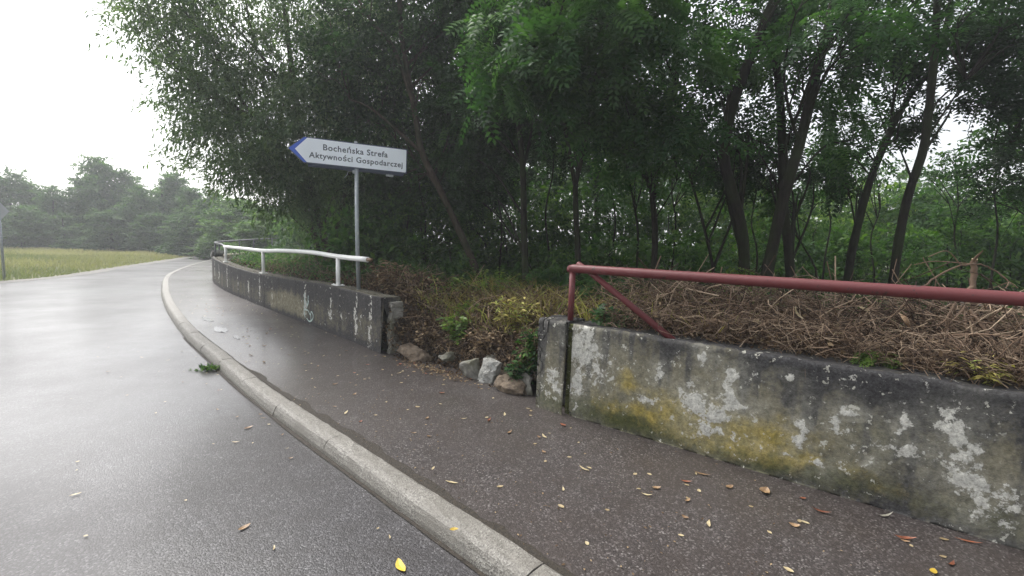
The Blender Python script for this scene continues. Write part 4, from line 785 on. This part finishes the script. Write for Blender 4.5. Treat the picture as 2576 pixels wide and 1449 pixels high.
# ------------------------------------------------------------------ individual plants
def leafy_plant(name, label, base, h, n, kind, size, mat, spread, seed, cat='plant', group=None):
    g = np.random.default_rng(seed); root = empty(name, base, label, cat, group); b = np.array(base, float); paths = []
    for _ in range(n):
        e = b+np.array([g.normal()*spread, g.normal()*spread*.6, h*(.6+.5*g.random())]); m_ = (b+e)/2+np.array([g.normal()*.03, 0, .04]); paths.append(catmull(np.array([b+g.normal(size=3)*[.02, .02, 0], m_, e]), 5))
    V, F, r_ = tubes(np.array(paths), np.tile(np.linspace(.005, .002, 11), (n, 1)), 4, g.random(n)); obj('stem', mesh_np('stem', V, F, r_), M['twig'], root)
    P = np.vstack([p[2:] for p in paths]); P = np.repeat(P, 3, 0)+g.normal(size=(len(P)*3, 3))*.03; ax = g.normal(size=(len(P), 3)); ax[:, 2] = -.2
    V, F, r_ = stamp(kind, P, ax, g.normal(size=len(P))*.4, size*(.6+.7*g.random(len(P))), g.random(len(P))); obj('leaves', mesh_np('leaves', V, F, r_), M[mat], root)
def ground_at(px, Y, z): return (*at(px, 700, Y)[:2], z)
leafy_plant('leafy_shrub', 'low green leafy shrub growing in the gap beside the leaning trunk', ground_at(1235, 7.0, .5), .65, 34, 'simple', .085, 'fresh', .34, 1, 'shrub')
leafy_plant('broadleaf_weed', 'yellow green broad leaved weed in the dry grass of the gap', ground_at(1180, 6.3, .48), .28, 9, 'simple', .12, 'fresh', .09, 2)
leafy_plant('broadleaf_weed', 'small dark green weed growing at the foot of the pillar among the rubble', (.1, 4.72, .12), .3, 14, 'palm', .05, 'locust', .07, 3)
leafy_plant('broadleaf_weed', 'green nettle like weed under the slanting red brace', (.98, 4.15, .82), .2, 16, 'palm', .08, 'locust', .14, 4)
leafy_plant('broadleaf_weed', 'dark green weed hanging down the left side of the wall pillar', (.24, 4.78, .2), .5, 22, 'simple', .07, 'under', .12, 31)
leafy_plant('dry_weed', 'withered brown weed slumped over the low slab beside the left wall', (-1.05, 5.98, .14), .38, 20, 'simple', .06, 'dry', .16, 32)
leafy_plant('dry_weed', 'withered brown weed drooping behind the whitest concrete block', (-.2, 5.3, .2), .42, 22, 'simple', .06, 'dry', .18, 33)
leafy_plant('broadleaf_weed', 'yellow green weed spilling down the middle of the gap', (-.62, 5.75, .3), .36, 16, 'simple', .075, 'fresh', .16, 34)
leafy_plant('dry_weed', 'straw coloured standing weed at the back of the gap near the red post', (.05, 5.4, .5), .45, 18, 'narrow', .09, 'straw', .16, 35)
leafy_plant('nettle', 'dry standing weed with withered leaves beside the sign pole', (-1.75, 6.75, .75), .5, 12, 'narrow', .1, 'dry', .14, 5)
leafy_plant('nettle', 'pale green weed standing left of the low shrub in the gap', (-1.05, 6.9, .5), .55, 8, 'narrow', .12, 'fresh', .12, 6)
leafy_plant('fern', 'small yellow green fern on top of the right hand wall', w_r(2.42, .2, .9), .06, 3, 'pinnate', .07, 'fresh', .05, 7)
leafy_plant('yellow_weed', 'orange brown withered weed hanging over the wall near the right edge', w_r(2.95, .22, .9), .11, 8, 'narrow', .05, 'straw', .07, 8)
for i, (px, Y, zz, hh, mt) in enumerate([(1560, 6.2, .6, .7, 'locust'), (1880, 6.0, .7, .6, 'fresh'), (1400, 6.9, .6, .7, 'locust'), (2120, 6.0, .7, .45, 'under'), (1700, 5.6, .75, .4, 'under'), (2300, 6.5, .7, .5, 'under')]):
    leafy_plant('young_locust', ['feathery green seedling under the fork of the locust tree', 'bright green seedling at the foot of the curved trunk', 'feathery green seedling beside the red railing post', 'dark green bramble behind the crossing trunks', 'dark green bramble behind the slanting brace', 'dark green bramble left of the cut branches'][i], ground_at(px, Y, zz), hh, 16, 'pinnate' if i in (0, 1, 2) else 'simple', .2 if i < 3 else .1, mt, .3, 20+i)
# weed tuft in the gutter
g = np.random.default_rng(3); b = np.array(kpt(float(ks[np.argmin(np.hypot(kc[:, 0]+3.45, kc[:, 1]-5.42))]), -.07, .005)); n = 80; a = g.uniform(0, 6.28, n); L = .04+.08*g.random(n); P = b+np.c_[g.normal(size=n)*.05, g.normal(size=n)*.03, 0*a]
root = empty('weed_tuft', b, 'small green weed tuft growing in the gutter against the kerb', 'weed'); ax = np.c_[np.cos(a), np.sin(a), .9+0*a]
V, F, r_ = stamp('narrow', P, ax, a*0, L, g.random(n)); V2, F2, r2 = stamp('narrow', P[:40]+np.array([-.1, -.03, 0])*g.random((40, 1))*1.6, ax[:40]*[1, 1, .2], a[:40]*0, L[:40]*.7, g.random(40))
V, F, r_ = merge([(V, F, r_), (V2, F2, r2)]); obj('leaves', mesh_np('leaves', V, F, r_), M['under'], root)

# cut branches lying on the brush at the right
def branch(label, pts, ra, rb, subs=2, seed=0, cut=False):
    ra, rb = ra*.72, rb*.72
    g = np.random.default_rng(seed); pts = [np.array(p, float) for p in pts]; root = empty('dead_branch', pts[0], label, 'branch')
    c = catmull(np.array(pts), 6); c[1:-1] += g.normal(size=c[1:-1].shape)*ra*.35; parts = [tubes(c[None], (np.linspace(ra, rb, len(c))*(1+.2*(g.random(len(c))-.5)))[None], 9, np.array([.5]))]
    for k in range(subs):
        s = c[g.integers(2, len(c)-2)]; e = s+g.normal(size=3)*[.18, .15, .13]; parts.append(tubes(catmull(np.array([s, (s+e)/2+g.normal(size=3)*.03, e]), 4)[None], np.linspace(rb*.9, .003, 9)[None], 5, np.array([.6])))
    V, F, r_ = merge(parts); obj('wood', mesh_np('wood', V, F, r_), M['twig'], root, True)
    if cut:
        bm = bmesh.new(); d = Vector(c[0]-c[1]).normalized(); bmesh.ops.create_circle(bm, cap_ends=True, segments=12, radius=ra*.97, matrix=Matrix.Translation(Vector(c[0])+d*.002) @ d.to_track_quat('Z', 'Y').to_matrix().to_4x4()); obj('cut_face', bm_mesh('cut_face', bm), M['l_pale'], root)
branch('sawn upright branch stub with a pale cut face, standing above the red rail', [at(2452, 652, 3.6), at(2450, 690, 3.6), at(2448, 760, 3.55), at(2440, 860, 3.5)], .026, .03, 2, 1, True)
branch('long arched bare branch behind the red rail near the right edge', [at(2325, 720, 3.5), at(2385, 680, 3.5), at(2450, 664, 3.5), at(2500, 680, 3.5), at(2560, 725, 3.4)], .010, .006, 4, 2)
branch('forked brown branch rising to a point near the right edge below the red rail', [at(2370, 860, 3.15), at(2385, 810, 3.2), at(2402, 765, 3.25)], .024, .011, 3, 3)
branch('straight pale stick lying almost level above the wall top', [at(2240, 878, 3.05), at(2300, 868, 3.1), at(2365, 860, 3.15)], .010, .014, 1, 4)
branch('thick slanting branch crossing the brush at the right edge', [at(2440, 780, 3.1), at(2480, 830, 3.0), at(2540, 905, 2.9), at(2600, 960, 2.85)], .013, .017, 4, 5)
branch('bent branch hanging from the rail down to the wall top', [at(2425, 775, 3.2), at(2432, 830, 3.1), at(2440, 900, 3.0), at(2420, 940, 2.98)], .012, .008, 3, 6)
branch('pale forked stick slanting down through the middle of the brush heap', [at(2085, 835, 3.3), at(2120, 865, 3.25), at(2150, 885, 3.2), at(2195, 905, 3.15)], .009, .006, 3, 7)
branch('thin pale stick leaning up to the left above the brush', [at(2130, 840, 3.6), at(2160, 800, 3.65), at(2195, 755, 3.7)], .006, .004, 2, 8)
branch('thin stem hanging down over the wall face near the right edge', [at(2425, 925, 2.62), at(2445, 960, 2.585), at(2480, 1010, 2.55)], .005, .003, 1, 9)
branch('broken pale stem slanting up beside the rubble gap', [at(1290, 800, 5.6), at(1310, 780, 5.6), at(1350, 748, 5.5)], .008, .006, 2, 10)
branch('thin curved dry stem rising above the gap left of the red post', [at(1352, 775, 5.4), at(1328, 735, 5.45), at(1342, 700, 5.45)], .004, .0025, 1, 11)

# ------------------------------------------------------------------ rubble
def chunk(label, c, s, rot, mat, seed):
    g = random.Random(seed); bm = bmesh.new()
    for _ in range(18):
        v = Vector((g.uniform(-1, 1), g.uniform(-1, 1), g.uniform(-1, 1))); m_ = max(abs(v.x), abs(v.y), abs(v.z)); v = v/m_*g.uniform(.8, 1); bm.verts.new((v.x*s[0]/2, v.y*s[1]/2, v.z*s[2]/2))
    r = bmesh.ops.convex_hull(bm, input=bm.verts[:]); bmesh.ops.delete(bm, geom=[e for e in r['geom_interior'] if isinstance(e, bmesh.types.BMVert)], context='VERTS')
    bmesh.ops.subdivide_edges(bm, edges=bm.edges[:], cuts=3, use_grid_fill=True)
    bmesh.ops.subdivide_edges(bm, edges=bm.edges[:], cuts=1, use_grid_fill=True); bmesh.ops.smooth_vert(bm, verts=bm.verts[:], factor=.5, use_axis_x=True, use_axis_y=True, use_axis_z=True)
    from mathutils import noise as mn
    for v in bm.verts: v.co += Vector(mn.noise_vector(v.co*14+Vector((seed, 0, 0))))*.022+Vector(mn.noise_vector(v.co*50))*.007
    bmesh.ops.rotate(bm, verts=bm.verts[:], cent=(0, 0, 0), matrix=(Matrix.Rotation(rot[2], 3, 'Z') @ Matrix.Rotation(rot[0], 3, 'X') @ Matrix.Rotation(rot[1], 3, 'Y')))
    lo = min(v.co.z for v in bm.verts)
    for v in bm.verts: v.co.z -= lo
    o = obj('concrete_chunk', bm_mesh('concrete_chunk', bm), M[mat]); o.location = c; tag(o, label, 'rubble'); return o
chunk('flat brown concrete slab lying at the broken end of the left wall', (-1.22, 5.86, PZ-.03), (.52, .26, .2), (.3, .12, -.75), 'chunk_brown', 1)
chunk('small dark rough lump of concrete among the leaf litter', (-.74, 5.62, PZ-.01), (.26, .18, .19), (.2, .2, .5), 'chunk', 2)
chunk('grey rounded concrete block leaning left of the whitest block', (-.43, 5.16, PZ-.06), (.30, .17, .29), (.2, -.2, -.55), 'chunk', 3)
chunk('whitest broken concrete block, upright in the middle of the rubble', (-.21, 5.0, PZ-.06), (.23, .16, .33), (-.12, .1, -.6), 'chunk_pale', 4)
chunk('small brownish fragment lying just right of the whitest block', (.0, 4.96, PZ-.01), (.27, .14, .14), (.1, .2, -.5), 'chunk_brown', 5)
chunk('low flat slab tilted at the edge of the path in front of the rubble', (.02, 4.68, PZ-.04), (.42, .2, .15), (.45, .1, -.72), 'chunk_brown', 6)
chunk('greenish cracked slab leaning against the pillar', (.17, 4.68, PZ-.06), (.22, .13, .27), (-.2, -.2, -.65), 'chunk', 7)
chunk('sunken dark fragment wedged behind the rubble blocks', (-.12, 5.26, PZ), (.34, .2, .26), (.3, .2, .2), 'chunk', 8)

# ------------------------------------------------------------------ fallen leaves, each one an object
def leaf_mesh(kind, L, W, curl, seed, mat):
    g = random.Random(seed); n = 7; bm = bmesh.new(); rows = []
    for i in range(n):
        t = i/(n-1); w = W/2*math.sin(math.pi*min(1, t*.96+.02))**(.75 if kind == 'round' else 1.1)*(1+g.uniform(-.06, .06)); x = (t-.5)*L; zc = curl*.45*((t-.5)**2)*L*2; y = .08*L*math.sin(t*3)*g.uniform(.6, 1)
        rows.append([bm.verts.new((x, y-w, zc+w*.35*abs(curl)+.0012)), bm.verts.new((x, y, zc+.0008)), bm.verts.new((x, y+w, zc+w*.35*abs(curl)+.0012))])
    for a, b in zip(rows, rows[1:]):
        for j in (0, 1): bm.faces.new((a[j], b[j], b[j+1], a[j+1]))
    me = bm_mesh('leaf', bm); me.materials.append(M[mat]); return me
kinds = [('small oval pale yellow leaflet lying flat on the asphalt', 'fallen small pale leaflets', [leaf_mesh('round', .028, .018, .15, 1, 'l_pale'), leaf_mesh('round', .036, .021, .3, 2, 'l_pale')], .54),
         ('narrow pale willow leaf lying on the asphalt', 'fallen narrow pale leaves', [leaf_mesh('long', .07, .017, .3, 3, 'l_pale'), leaf_mesh('long', .055, .015, .5, 4, 'l_pale')], .22),
         ('curled tan brown leaf lying on the asphalt', 'fallen tan leaves', [leaf_mesh('long', .055, .02, .8, 5, 'l_tan'), leaf_mesh('round', .045, .026, .7, 6, 'l_tan')], .17),
         ('reddish rust brown leaf lying on the asphalt', 'fallen rusty leaves', [leaf_mesh('long', .07, .02, .7, 7, 'l_rust'), leaf_mesh('round', .05, .028, .6, 8, 'l_rust')], .07)]
def put_leaf(me, x, y, z, rz, sc_, label, group=None, tilt=0.):
    o = bpy.data.objects.new('fallen_leaf', me); C.objects.link(o); o.location = (x, y, z); o.rotation_euler = (random.uniform(-.12, .12), tilt, rz); o.scale = (sc_,)*3
    return tag(o, label, 'leaf', group)
g = np.random.default_rng(77); cnt = 0
kx, ky = kin[:, 0], kin[:, 1]
while cnt < 205:
    Yv = 2.0+9.5*g.random()**1.15; Xl = np.interp(Yv, ky, kx)+.05
    wy = np.vstack([WR0+WRD*4, WR0+WRD*.0, [(-.3, 4.85), (-1.1, 5.5)], np.array(WALL_L)]); Xr = np.interp(Yv, wy[:, 1], wy[:, 0])-.06
    if Yv < 2.0 or Xr < Xl: continue
    Xv = Xl+(Xr-Xl)*g.random()**.8
    if np.hypot(Xv+.5, Yv-5.0) > 2.5 and g.random() < .25: continue
    kk = g.choice(4, p=[k_[3] for k_ in kinds]); lab, grp, ms, _ = kinds[kk]
    put_leaf(ms[g.integers(2)], Xv, Yv, PZ+.003, g.uniform(0, 6.28), g.uniform(.75, 1.3), lab.replace('asphalt', 'path asphalt'), grp+' on the path'); cnt += 1
for i in range(24):
    kk = [3, 2, 3, 0][i % 4]; lab, grp, ms, _ = kinds[kk]; t_ = g.normal()*.26; q_ = -abs(g.normal())*.12
    put_leaf(ms[g.integers(2)], -.82+t_+q_*.6, 5.42-t_*.8+q_*.8, PZ+.004, g.uniform(0, 6.28), g.uniform(.6, 1.0), lab.replace('asphalt', 'path asphalt'), grp+' on the path', g.uniform(-.3, .3))
cnt = 0
while cnt < 46:
    Yv = 1.9+5.5*g.random()**1.2; Xk = np.interp(Yv, kc[:, 1], kc[:, 0]); Xv = Xk-.04-1.9*g.random()**1.6
    kk = g.choice(4, p=[.4, .32, .22, .06]); lab, grp, ms, _ = kinds[kk]
    put_leaf(ms[g.integers(2)], Xv, Yv, .008, g.uniform(0, 6.28), g.uniform(.5, .9), lab.replace('asphalt', 'road asphalt'), grp+' on the road'); cnt += 1
def ground_px(px, py, z):
    d = CM3 @ np.array([(px-1288)/FPX, -(py-724.5)/FPX, -1.0]); t_ = (z-EYE)/d[2]; return d[0]*t_, d[1]*t_
for (px, py, z, L, W, cu, mt, rz, lab) in [(1010, 1425, 0, .105, .042, .25, 'l_yellow', 2.1, 'largest bright yellow leaf, on the road close to the kerb at the bottom'), (1142, 1334, .12, .045, .024, .3, 'l_yellow', .2, 'yellow leaf lying on top of the kerb stone'),
        (625, 1078, 0, .08, .032, .5, 'l_tan', 1.0, 'big orange tan leaf alone on the road left of the kerb'), (1765, 1195, PZ, .11, .022, .6, 'l_tan', -.5, 'long orange curled leaf near the foot of the wall'), (1785, 1320, PZ, .075, .02, .3, 'l_pale', 1.2, 'upright pointing pale yellow willow leaf in the middle of the path'),
        (2065, 1290, PZ, .10, .025, .8, 'l_rust', -.6, 'rusty curled leaf beside the long grey leaf'), (2225, 1302, PZ, .11, .018, 1.2, 'l_grey', .1, 'long arched grey leaf near the wall at the right'), (2275, 1358, PZ, .11, .024, .8, 'l_rust', -.2, 'long red brown leaf lying in the leaf scatter at the right'),
        (2435, 1365, PZ, .12, .016, .4, 'l_rust', -.4, 'thin red brown pod lying at the right edge'), (1835, 1228, PZ, .06, .035, .8, 'l_tan', .4, 'crumpled tan leaf below the long orange leaf'), (1925, 1240, PZ, .085, .06, .9, 'l_tan', .9, 'crumpled brown leaf clump against the wall'),
        (2350, 1440, PZ, .05, .03, .3, 'l_yellow', .9, 'round yellow leaf at the bottom right corner'), (615, 1330, 0, .07, .03, .5, 'l_tan', 1.1, 'lone brown leaf on the grey road at lower left'), (1090, 1180, .12, .05, .015, .3, 'l_pale', 1.4, 'pale narrow leaf upright on the kerb edge')]:
    x, y = ground_px(px, py, z); put_leaf(leaf_mesh('long' if W/L < .4 else 'round', L, W, cu, int(px), mt), x, y, z+.004, rz, 1, lab)
for i, (px, py) in enumerate([(2000, 780), (2105, 815), (1990, 855), (2030, 865), (2285, 795), (2185, 770), (1915, 800)]):
    p = at(px, py+8, 3.45 if px < 2200 else 3.2); o = put_leaf(leaf_mesh('long', .12, .04, 1.3, 50+i, 'l_pale' if i != 4 else 'l_tan'), p[0], p[1], p[2], .6*i, 1, ['pale curled leaf caught high in the brush below the rail', 'broad pale leaf draped over twigs in the middle of the heap', 'pale upright leaf hanging just above the wall top', 'pale leaf lying at the foot of the forked stick', 'tan crumpled leaf hanging in the dark of the heap', 'small pale leaf hanging right below the rail', 'small pale leaf near the left end of the heap'][i]); o.rotation_euler = (.8, 1.0+.3*i, .6*i)
# fine litter
n = 2600; g = np.random.default_rng(8); NS = 2300
cx = np.r_[g.normal(-.75, .28, 700), g.uniform(-6, 3, NS)]; cyy = np.r_[5.35+(-.75-cx[:700])*.75+g.normal(0, .12, 700), np.zeros(NS)]
tt = g.random(NS); q = 1+17*tt; of = .2+np.abs(g.normal(size=NS))*.8; kp = np.array([kpt(a, b, 0) for a, b in zip(q, of)]); cx[700:] = kp[:, 0]; cyy[700:] = kp[:, 1]
wy = np.vstack([WR0+WRD*6, WR0+WRD*.0, [(-.3, 4.9), (-1.1, 5.7)], np.array(WALL_L)]); ok = cx < np.interp(cyy, wy[:, 1], wy[:, 0])-.03
cx, cyy = cx[ok], cyy[ok]; n = len(cx); nr = int(ok[:700].sum()); a = g.uniform(0, 6.28, n); ax = np.c_[np.cos(a), np.sin(a), g.normal(size=n)*.08]
V, F, r_ = stamp('simple', np.c_[cx, cyy, PZ+.005+.006*g.random(n)], ax, g.normal(size=n)*.15, np.r_[.022+.03*g.random(nr), .006+.018*g.random(n-nr)**2], np.clip(g.random(n)+.1, 0, 1))
tag(obj('leaf_litter', mesh_np('leaf_litter', V, F, r_), M['dry']), 'fine brown leaf crumbs scattered over the path and heaped by the rubble', 'leaf litter', kind='stuff')

# ------------------------------------------------------------------ haze
bm = bmesh.new(); bmesh.ops.create_cube(bm, size=1, matrix=Matrix.Translation((0, 30, 5.5)) @ Matrix.Diagonal((3400, 3400, 14, 1)))
hz = bpy.data.materials.new('haze_air'); hz.use_nodes = True; nt = hz.node_tree; nt.nodes.clear(); o_ = nt.nodes.new('ShaderNodeOutputMaterial'); pv = nt.nodes.new('ShaderNodeVolumePrincipled')
pv.inputs['Color'].default_value = (.93, .96, 1, 1); pv.inputs['Density'].default_value = .0028; pv.inputs['Anisotropy'].default_value = .3; nt.links.new(pv.outputs[0], o_.inputs['Volume'])
HAZE = True
if HAZE: tag(obj('haze', bm_mesh('haze', bm), hz), 'pale mist hanging over the road and meadow', 'haze', kind='stuff')
# green and grey weeds behind the middle of the left wall
n = 5200; g = np.random.default_rng(21); u = g.uniform(uL0, uL1-1.6, n); o = g.uniform(.32, 1.6, n); P = bank_pt(u, o)+np.c_[np.zeros((n, 2)), g.random(n)**1.5*.4]; ax = g.normal(size=(n, 3))
V, F, r_ = stamp('simple', P, ax, g.normal(size=n), .05+.05*g.random(n), g.random(n)); tag(obj('low_weeds', mesh_np('low_weeds', V, F, r_), M['far']), 'low grey green weeds behind the white handrail', 'weeds', kind='stuff')
